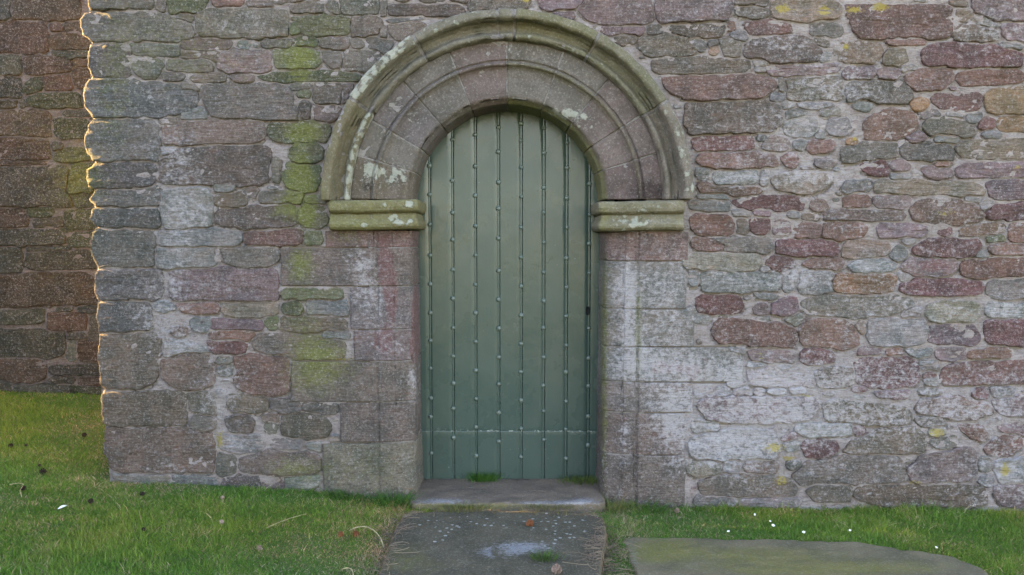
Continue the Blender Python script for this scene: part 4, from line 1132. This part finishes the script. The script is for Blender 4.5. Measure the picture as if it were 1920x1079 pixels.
slab('threshold_step', 'worn stone threshold step directly under the green door', 'step', np.array([(xl - .015, .40), (xl - .015, .02), (xl - .03, -.06), (xl - .01, -.115), (xl + .3, -.12), (xr_ - .4, -.115), (xr_ - .1, -.118), (xr_ + .0, -.10), (xr_ + .01, 0), (xr_ + .01, .40)]), -.014, (.19, .145, .108),
     ([(830, 940, 60, 6, .9), (1020, 943, 60, 5, .8), (1095, 940, 30, 8, .8)], [(880, 950, 200, 8, .9)], []), tilt=0, amp=.0055, jag=.010, edge=.010)
sA = floor_poly([(757, 968), (775, 960), (940, 958), (1100, 959), (1128, 968), (1135, 985), (1136, 1010), (1128, 1050), (1122, 1100), (1115, 1200), (700, 1200), (706, 1090), (728, 1030), (742, 990)], -.026)
slab('paving_slab', 'dark olive path slab in front of the door with pale lichen spots', 'paving slab', sA, -.036, (.105, .092, .062),
     ([(985, 1026, 60, 12, .9), (930, 1038, 45, 12, .6)], [(760, 1040, 60, 40, .5), (850, 1060, 150, 20, .3)], [(830, 985, 60, 20, .75), (1050, 980, 60, 26, .85), (920, 978, 60, 14, .6), (1040, 1020, 50, 20, .5), (820, 1030, 50, 30, .5)]), group='paving slabs')
sB = floor_poly([(1165, 1007), (1300, 1009), (1500, 1013), (1600, 1017), (1700, 1030), (1790, 1044), (1845, 1066), (1870, 1100), (1880, 1200), (1250, 1200), (1196, 1090)], -.075)
slab('paving_slab', 'moss stained slab in the grass at the lower right', 'paving slab', sB, -.084, (.165, .142, .085),
     ([(1185, 1040, 20, 40, .5), (1330, 1060, 40, 12, .3)], [(1230, 1035, 60, 18, 1.1), (1420, 1040, 160, 18, .9), (1500, 1070, 200, 14, .9), (1700, 1060, 120, 14, .5), (1270, 1015, 60, 8, .5)], []), group='paving slabs', amp=.005, jag=.014)

# ------------------------------------------------------------------ grass
def in_poly(p, x, y): return inside(p, x, y)
def blades(X, Y, h, wd, lean, ang, cols, curl=None):
    n = len(X); Z = zg(X, Y) - .004
    a = rng.uniform(0, 2 * np.pi, n); wx, wy = np.cos(a) * wd / 2, np.sin(a) * wd / 2
    lx, ly = np.cos(ang) * lean * h, np.sin(ang) * lean * h
    mid = .55; mx, my, mz = lx * .32, ly * .32, h * mid
    tz = h * np.sqrt(np.clip(1 - (lean * .6) ** 2, .08, 1))
    V = np.empty((n, 5, 3), np.float32)
    V[:, 0] = np.stack([X - wx, Y - wy, Z], -1); V[:, 1] = np.stack([X + wx, Y + wy, Z], -1)
    V[:, 2] = np.stack([X + wx * .8 + mx, Y + wy * .8 + my, Z + mz * tz / h], -1); V[:, 3] = np.stack([X - wx * .8 + mx, Y - wy * .8 + my, Z + mz * tz / h], -1)
    V[:, 4] = np.stack([X + lx, Y + ly, Z + tz], -1)
    b = np.arange(n) * 5
    Q = np.stack([b, b + 1, b + 2, b + 3], -1); T = np.stack([b + 3, b + 2, b + 4], -1)
    return V.reshape(-1, 3), Q, T, np.repeat(cols, 5, 0)
GREEN = np.array([(.070, .165, .018), (.100, .205, .024), (.140, .235, .035), (.165, .215, .055)]); STRAW = np.array([(.36, .29, .16), (.27, .22, .11), (.44, .38, .24)])
def grass_field(n, xr, yr, hscale=1., keepf=None):
    X = rng.uniform(*xr, n); Y = rng.uniform(*yr, n)
    ok = ~(in_poly(sA, X, Y) | in_poly(sB, X, Y)) & ~((X > xl - .02) & (X < xr_ + .02) & (Y > -.115)) & ~((Y > -.01) & (X > P(200, 800)[0]))
    if keepf is not None: ok &= keepf(X, Y)
    X, Y = X[ok], Y[ok]; n = len(X)
    patch = fbm(X * 2.1, Y * 2.8, 9., 3); fine = fbm(X * 9, Y * 12, 4., 2)
    h = hscale * (.024 + .008 * np.clip(patch + .3 * fine, -1, 1.4)) * rng.uniform(.55, 1.35, n)
    near = np.exp(-np.abs(Y) / .08) * (X > -2.2) ; h = h * (1 + .9 * np.exp(-np.abs(Y) / .035) * (X > -2.2) * np.clip(.6 + 1.2 * vnoise(X * 7, 0, 3.), 0, 2))
    tall = rng.random(n) < .035; h = np.where(tall, h * 1.9, h)
    strawp = np.clip(.11 - .08 * patch + .14 * fine, .04, .5)
    # worn, dry edges round the paving and the foot of the wall
    e = np.maximum(np.exp(-np.abs(X - (ACX - .62)) / .12), np.exp(-np.abs(X - .62) / .08)) * (np.abs(Y + .35) < .6); strawp = np.clip(strawp + .55 * e + .12 * near, 0, .9)
    strawp = np.clip(strawp + .25 * np.exp(-((X + 2.25) ** 2 / .12 + (Y + .0) ** 2 / .1)), 0, .9)
    isS = rng.random(n) < strawp
    gi = np.clip((1.4 + 1.6 * patch + .9 * fine + rng.normal(0, .8, n)), 0, 2.999); g0 = GREEN[gi.astype(int)]
    c = np.where(isS[:, None], STRAW[rng.integers(0, 3, n)], g0) * rng.uniform(.65, 1.55, n)[:, None]
    yel = np.clip(fbm(X * 1.3 + 5, Y * 1.6, 2., 2) + .2 + .25 * (X < -1.9), 0, 1)[:, None]; c = c * (1 + yel * np.array([.5, .12, .1]))
    ang = rng.uniform(0, 2 * np.pi, n); lean = np.clip(rng.normal(.65, .35, n), 0, 1.4); lean = np.where(isS, lean + .4, lean)
    return blades(X, Y, h, rng.uniform(.0018, .0038, n), lean, ang, c)
L = [grass_field(215000, (-4.0, -.44), (-1.4, .0)), grass_field(95000, (-4.3, -2.1), (0, 1.40)), grass_field(165000, (.44, 3.1), (-1.35, .0)), grass_field(14000, (-.52, .6), (-.98, -.08)),
     grass_field(40000, (-4.5, 5), (-2.6, -1.4)), grass_field(14000, (3.1, 6), (-1.3, 0)), grass_field(16000, (-8, -4.1), (-1, 1.4))]
V, Q, T, A = [], [], [], []; o_ = 0
for v, q, t, c in L: V.append(v); Q.append(q + o_); T.append(t + o_); A.append(c); o_ += len(v)
me = mesh_np('grass', np.vstack(V), np.vstack(Q), np.vstack(T), dict(tint=np.vstack(A)), smooth=False)
go = obj('grass', me, M_BLADE); tag(go, 'short green lawn with straw coloured blades along the foot of the wall', 'grass', kind='stuff')

def tuft(name, label, cat, cx, cy, r, n, h, col, cz=None, spread=1., wd=.003):
    X = rng.normal(cx, r * .5, n); Y = rng.normal(cy, r * .28, n); ang = np.arctan2(Y - cy, X - cx) + rng.normal(0, .5, n)
    c = np.array(col)[None] * rng.uniform(.65, 1.35, n)[:, None]
    v, q, t, a = blades(X, Y, h * rng.uniform(.5, 1.2, n), np.full(n, wd), np.clip(rng.normal(.7, .3, n), 0, 1.3) * spread, ang, c)
    if cz is not None: v[:, 2] += np.repeat(cz - (zg(X, Y) - .004), 5)
    o = obj(name, mesh_np(name, v - np.array([cx, cy, 0]), q, t, dict(tint=a), smooth=False), M_BLADE, None, (cx, cy, 0)); return tag(o, label, cat, 'tufts of longer grass')
x = float(P(908, 900, .31)[0])
tuft('grass_tuft', 'bright green grass tuft growing against the bottom of the door', 'grass tuft', x, .295, .085, 420, .055, (.06, .15, .02), cz=0.)
tuft('grass_tuft', 'low grass sprouting at the right end of the threshold by the jamb', 'grass tuft', xr_ - .09, .27, .13, 420, .035, (.10, .14, .03), cz=0.)
tuft('grass_tuft', 'leafy green tuft at the foot of the left door jamb', 'grass tuft', float(P(740, 930)[0]), -.06, .12, 380, .085, (.06, .14, .025), wd=.0045)
tuft('grass_tuft', 'green tuft beside the left corner of the base jamb block', 'grass tuft', float(P(655, 925)[0]), -.045, .12, 260, .06, (.06, .13, .022), wd=.004)
tuft('grass_tuft', 'tall grass tuft at the foot of the right door jamb', 'grass tuft', float(P(1200, 945)[0]), -.04, .18, 420, .07, (.07, .14, .025))
tuft('grass_tuft', 'yellowish grass in the corner between right jamb and threshold', 'grass tuft', xr_ + .03, -.07, .10, 260, .08, (.17, .17, .05), wd=.0025)
tuft('grass_tuft', 'grass growing over the front edge of the threshold at left', 'grass tuft', ACX - .23, -.13, .16, 480, .030, (.13, .15, .05), cz=-.024)
tuft('grass_tuft', 'short mossy grass between the threshold front and the path slab at right', 'grass tuft', .22, -.125, .20, 500, .022, (.16, .16, .06), cz=-.024)
tuft('grass_tuft', 'small grass tuft on the lower edge of the path slab', 'grass tuft', .15, -.86, .06, 160, .045, (.07, .13, .03), cz=-.022)
# dry stems matted round the paving
def strands(n, path, rad, lenr, h):
    Vs, Qs = [], []; o = 0
    for k in range(n):
        i = rng.integers(0, len(path)); x, y = path[i] + rng.normal(0, rad, 2); a = rng.uniform(0, 2 * np.pi); Lg = rng.uniform(*lenr); cv = rng.normal(0, 1.6)
        s = np.linspace(0, 1, 7); aa = a + cv * s; xx = x + np.r_[0, np.cumsum(np.cos(aa[1:]) * Lg / 6)]; yy = y + np.r_[0, np.cumsum(np.sin(aa[1:]) * Lg / 6)]
        zz = zg(xx, yy) + .006 + rng.uniform(.2, 1) * h * np.sin(s * math.pi) + .004
        zz = np.maximum(zz, np.where(in_poly(sA, xx, yy), -.018, -9)); w0 = rng.uniform(.0005, .0014)
        nx, ny = -np.sin(aa) * w0, np.cos(aa) * w0
        Vs.append(np.concatenate([np.stack([xx - nx, yy - ny, zz], -1), np.stack([xx + nx, yy + ny, zz], -1), np.stack([xx, yy, zz + w0 * 1.4], -1)]))
        i7 = np.arange(6); Qs += [np.stack([i7, i7 + 1, i7 + 15, i7 + 14], -1) + o, np.stack([i7 + 14, i7 + 15, i7 + 8, i7 + 7], -1) + o]; o += 21
    return np.vstack(Vs), np.vstack(Qs)
pl_ = resample(sA, .03, 40, 300); pl_ = pl_[(pl_[:, 1] > -1.05)]
side = pl_[(np.abs(pl_[:, 0] + .03) > .44)]
v1, q1 = strands(230, side, .025, (.04, .13), .012); v2, q2 = strands(130, pl_, .016, (.04, .10), .008)
pr_ = side[(side[:, 0] > 0) & (side[:, 1] < -.5)]
v3, q3 = strands(90, pr_, .045, (.05, .16), .014)
V = np.vstack([v1, v2, v3]); Q = np.vstack([q1, q2 + len(v1), q3 + len(v1) + len(v2)]); nv = len(V)
cc = np.repeat(np.array([(.22, .16, .11), (.30, .23, .15), (.16, .12, .09)])[rng.integers(0, 3, nv // 21 + 1)], 21, 0)[:nv]
o = obj('dry_grass', mesh_np('dry_grass', V, Q, None, dict(tint=cc), smooth=False), M_BLADE); tag(o, 'matted dry stems round the edges of the path slab', 'dry grass', kind='stuff')

# ------------------------------------------------------------------ small litter
M_CONE = flat_mat('cone_scale', (.035, .022, .016), .7, noise=300); M_CONE2 = flat_mat('cone_scale_rusty', (.22, .085, .035), .7, noise=300); M_CONE3 = flat_mat('cone_scale_pale', (.30, .22, .17), .8, noise=200)
M_PETAL = flat_mat('white_petal', (.80, .80, .78), .7); M_YC = flat_mat('daisy_centre', (.55, .40, .05), .8); M_STEM = flat_mat('dry_stem', (.42, .36, .20), .8, noise=80)
def gpt(px, py, dz=0.):
    a = (px - 960) / F; b = -(py - 539.5) / F; dy = ct + b * st; dz_ = -st + b * ct; s = 4.
    for _ in range(25):
        x, y = a * s, CY + dy * s; s = (float(zg(x, y)) + dz - CZ) / dz_
    return a * s, CY + dy * s, float(zg(a * s, CY + dy * s)) + dz
def cone_scales(n=34, L=.026, Rm=.0105, flare=1.):
    body = []; sc = []
    th = np.linspace(0, 2 * np.pi, 9)[:-1]; zz = np.linspace(0, 1, 7)
    prof = np.sin(zz * math.pi * .92 + .12) * Rm * .62
    V = np.concatenate([np.stack([prof[k] * np.cos(th), prof[k] * np.sin(th), np.full(8, zz[k] * L)], -1) for k in range(7)]); i = np.arange(8); j = (i + 1) % 8
    Q = np.concatenate([np.stack([k * 8 + i, k * 8 + j, (k + 1) * 8 + j, (k + 1) * 8 + i], -1) for k in range(6)])
    Vs, Qs, o = [], [], 0
    for k in range(n):
        t = (k + .5) / n; a = k * 2.39996; r = math.sin(t * math.pi * .88 + .2) * Rm; w = r * .55 + .0012
        u = np.array([math.cos(a), math.sin(a), 0]); tg = np.array([-u[1], u[0], 0]); up = np.array([0, 0, 1.])
        b0 = u * r * .4 + up * (t * L); tip = u * r * 1.25 * flare + up * (t * L + .004)
        p = [b0 - tg * w * .4, b0 + tg * w * .4, tip + tg * w * .6, tip - tg * w * .6]; p2 = [q_ - up * .0011 for q_ in p]
        Vs += p + p2; Qs += [[o, o + 1, o + 2, o + 3], [o + 7, o + 6, o + 5, o + 4], [o + 3, o + 2, o + 6, o + 7], [o + 1, o + 5, o + 6, o + 2], [o, o + 3, o + 7, o + 4]]; o += 8
    return (V, Q), (np.array(Vs), np.array(Qs))
(cb, cbq), (cs_, csq) = cone_scales()
m_body = mesh_np('core', cb, cbq); m_sc = mesh_np('scales', cs_, csq, smooth=False)
mats3 = {}
for k, mm in (('d', M_CONE), ('r', M_CONE2), ('p', M_CONE3)):
    a, b_ = m_body.copy(), m_sc.copy(); a.materials.append(mm); b_.materials.append(mm); mats3[k] = (a, b_)
CONES = [(20, 836, 'd', .9, 'dark cone at the far left edge of the lawn below the set back wall', 1), (48, 835, 'd', .6, 'small dark cone fragment just right of the far left cone', 1), (82, 884, 'd', 1.15, 'largest black pine cone in the yellow grass at the left', 1), (74, 873, 'd', .5, 'tiny dark cone scrap just behind the largest black cone', 1),
 (42, 916, 'd', .9, 'dark pine cone beside a curved straw stem at the left edge', 1), (170, 940, 'd', .9, 'flattened dark cone in green grass below the wall corner', 1), (268, 926, 'd', .85, 'brown black cone at the foot of the wall corner', 1), (158, 816, 'd', .9, 'dark cone lying just left of the wall corner', 1),
 (270, 992, 'd', .6, 'tiny dark cone alone in the middle of the left lawn', 1), (418, 933, 'p', .7, 'faded cone near the wall foot left of the doorway', 1), (638, 1003, 'r', .9, 'left one of two red brown cones left of the path slab', 1), (668, 1000, 'r', 1., 'right one of two red brown cones, under the arched dry stem', 1),
 (992, 983, 'r', 1.25, 'rusty orange pine cone lying on the path slab', 0), (1046, 1070, 'p', 1.5, 'pale open cone at the bottom edge of the path slab', 0), (1268, 958, 'p', .9, 'pale pinkish cone in the grass below the right jamb', 1), (415, 980, 'p', .8, 'greyish weathered cone in the left lawn near the wall', 1), (488, 1028, 'p', .8, 'pale weathered cone low in the left lawn', 1)]
for px, py, k, s, lab, ong in CONES:
    if ong: x, y, z = gpt(px, py, .022)
    else:
        p = floor_poly([(px, py)], -.016)[0]; x, y, z = p[0], p[1], -.013
    t = thing('pine_cone', lab, 'pine cone', (x, y, z), 'fallen pine cones')
    t.rotation_euler = (R(rng.uniform(50, 110)), R(rng.uniform(-40, 40)), R(rng.uniform(0, 360))); t.scale = (s * 1.25,) * 3
    obj('core', mats3[k][0], None, t, (0, 0, -.012)); obj('scales', mats3[k][1], None, t, (0, 0, -.012))
def petal_ring(n=11, r=.0075, tilt=.5):
    Vs, Qs = [], []
    for k in range(n):
        a = 2 * math.pi * k / n; u = np.array([math.cos(a), math.sin(a), 0]); tg = np.array([-u[1], u[0], 0]); up = np.array([0, 0, 1.]); o = len(Vs)
        for f, wv, hz in ((.15, .0008, 0), (.65, .0017, .5), (1., .0009, .9)):
            Vs += [u * r * f - tg * wv + up * r * hz * tilt, u * r * f + tg * wv + up * r * hz * tilt]
        Qs += [[o, o + 1, o + 3, o + 2], [o + 2, o + 3, o + 5, o + 4]]
    return mesh_np('petals', np.array(Vs), np.array(Qs))
m_pet = petal_ring(tilt=.9); m_pet.materials.append(M_PETAL)
th = np.linspace(0, 2 * np.pi, 9)[:-1]; dv = np.vstack([np.stack([.0025 * np.cos(th), .0025 * np.sin(th), 0 * th], -1), [[0, 0, .0018]]]); i = np.arange(8)
m_dc = mesh_np('disc', dv, None, np.stack([i, (i + 1) % 8, np.full(8, 8)], -1)); m_dc.materials.append(M_YC)
ds_ = .0007; sv, sq = box(-ds_, ds_, -ds_, ds_, -.035, 0); m_stm = mesh_np('stem', sv, sq); m_stm.materials.append(flat_mat('daisy_stem', (.10, .16, .04), .7))
DAIS = [(1366, 998, 1.0, 'closed white daisy nearest the top edge of the mossy slab'), (1449, 986, 1.25, 'larger daisy of the close pair right of the slab daisy'), (1444, 979, .7, 'small daisy just above the larger one of the pair'), (1415, 966, .8, 'white daisy highest up the grass strip, nearest the wall'),
 (1507, 999, 1.1, 'daisy with a yellow tip midway along the mossy slab edge'), (1594, 996, .9, 'round white daisy bud right of the yellow tipped one'), (1755, 1028, .9, 'rightmost white daisy at the slab corner edge')]
for px, py, s, lab in DAIS:
    x, y, z = gpt(px, py, .036); t = thing('daisy', lab, 'daisy', (x, y, z - .036 + .0), 'white daisies in the right grass strip')
    t.scale = (s, s, 1)
    a = obj('petals', m_pet, None, t, (0, 0, .036)); b_ = obj('disc', m_dc, None, t, (0, 0, .0375)); obj('stem', m_stm, None, t, (0, 0, .036)); 
    a.rotation_euler = (R(rng.uniform(15, 50)), R(rng.uniform(-25, 25)), 0)
# feather
x, y, z = gpt(108, 955, .025); fv, fq = [], []
for k in range(12):
    f = k / 11; w_ = .008 * math.sin(math.pi * min(1, f * 1.05)) + .0006; c = np.array([.038 * f, .022 * f, .006 * math.sin(f * 3)]); n_ = np.array([-.5, .86, 0])
    fv += [c - n_ * w_, c + np.array([0, 0, .001]), c + n_ * w_]
    if k: o = (k - 1) * 3; fq += [[o, o + 3, o + 4, o + 1], [o + 1, o + 4, o + 5, o + 2]]
ft = obj('feather', mesh_np('feather', np.array(fv), np.array(fq)), M_PETAL, None, (x, y, z)); ft.rotation_euler = (R(25), 0, R(10)); tag(ft, 'small white feather lying in the grass at the lower left', 'feather')
def stem(pxs, lab, r=.0026, dz=.02):
    p = np.array([gpt(a, b_, dz) for a, b_ in pxs]); d = np.r_[0, np.cumsum(np.linalg.norm(np.diff(p, axis=0), axis=1))]; tt = np.linspace(0, d[-1], 24)
    q = np.stack([np.interp(tt, d, p[:, k]) for k in range(3)], -1); q = (q + np.roll(q, 1, 0) + np.roll(q, -1, 0)) / 3 * 1.; q[0], q[-1] = p[0], p[-1]
    q[:, 2] += .014 * np.sin(np.linspace(0, math.pi, 24)); th = np.linspace(0, 2 * np.pi, 7)[:-1]; tg = np.gradient(q, axis=0); tg /= np.linalg.norm(tg, axis=1)[:, None]
    sd_ = np.cross(tg, [0, 0, 1.]); sd_ /= np.linalg.norm(sd_, axis=1)[:, None]; up = np.cross(sd_, tg)
    V = (q[:, None] + r * (np.cos(th)[None, :, None] * sd_[:, None] + np.sin(th)[None, :, None] * up[:, None])).reshape(-1, 3); i = np.arange(6); j = (i + 1) % 6
    Q = np.concatenate([np.stack([k * 6 + i, k * 6 + j, (k + 1) * 6 + j, (k + 1) * 6 + i], -1) for k in range(23)]); c = q.mean(0)
    o = obj('dry_stem', mesh_np('dry_stem', V - c, Q), M_STEM, None, tuple(c)); tag(o, lab, 'stem', 'dry curved stems on the lawn')
stem([(655, 995), (668, 991), (685, 991), (702, 1000), (714, 1013), (719, 1026)], 'arched pale dry stem left of the path slab')
stem([(18, 909), (32, 908), (44, 911), (42, 918), (37, 924), (41, 932)], 'hooked straw stem beside a cone at the left edge', .0017)
stem([(640, 1068), (652, 1069), (660, 1074), (664, 1085)], 'short curved dry stem at the bottom edge left of the slab', .0022)
stem([(500, 990), (530, 982), (556, 973), (573, 964)], 'long thin pale blade lying across the left lawn', .0012)
stem([(758, 900+98), (775, 998), (781, 997)], 'short dry twig reaching over the left edge of the path slab', .0014)

# ------------------------------------------------------------------ out of the picture, left: added blockers that keep the low sun off the lawn
def plain(parent, name, b6, col):
    V, Q = box(*b6); c = V.mean(0); return obj(name, mesh_np(name, V - c, Q, None, dict(stain=np.zeros((8, 3)), lichen=np.zeros((8, 3))), smooth=False), M_STONE, parent, tuple(c), COL[col])
bw = thing('sun_block_wall', 'low wall added out of view to keep sun off the corner foot', 'wall', (-6.3, .8, 0))  # added unseen block, height set to cut the sun low on the corner
p_ = plain(bw, 'body', (-.15, .25, -.50, .57, -.3, 1.36), 'b'); plain(bw, 'block_cap', (-.19, .29, -.50, .57, 1.362, 1.45), 'g')
sh = thing('sun_block_shed', 'plain stone outbuilding added out of view at the left to shade the lawn', 'sun_block', (-8.4, -4, 0))  # added unseen block, its end lets sun reach only the wall corner
plain(sh, 'wall', (-2.3, 2.4, -4, 4.287, -.5, 2.5), 'b')
V = np.array([(-2.5, -4.1, 2.5), (2.45, -4.1, 2.5), (0, -4.1, 4.3), (-2.5, 4.290, 2.5), (2.45, 4.290, 2.5), (0, 4.290, 4.3)], float)
obj('block_roof', mesh_np('block_roof', V, np.array([(0, 2, 5, 3), (1, 4, 5, 2), (0, 3, 4, 1)]), np.array([(0, 1, 2), (3, 5, 4)]), dict(stain=np.zeros((6, 3)), lichen=np.zeros((6, 3))), smooth=False), M_STONE, sh, (0, 0, 0), COL['d'])
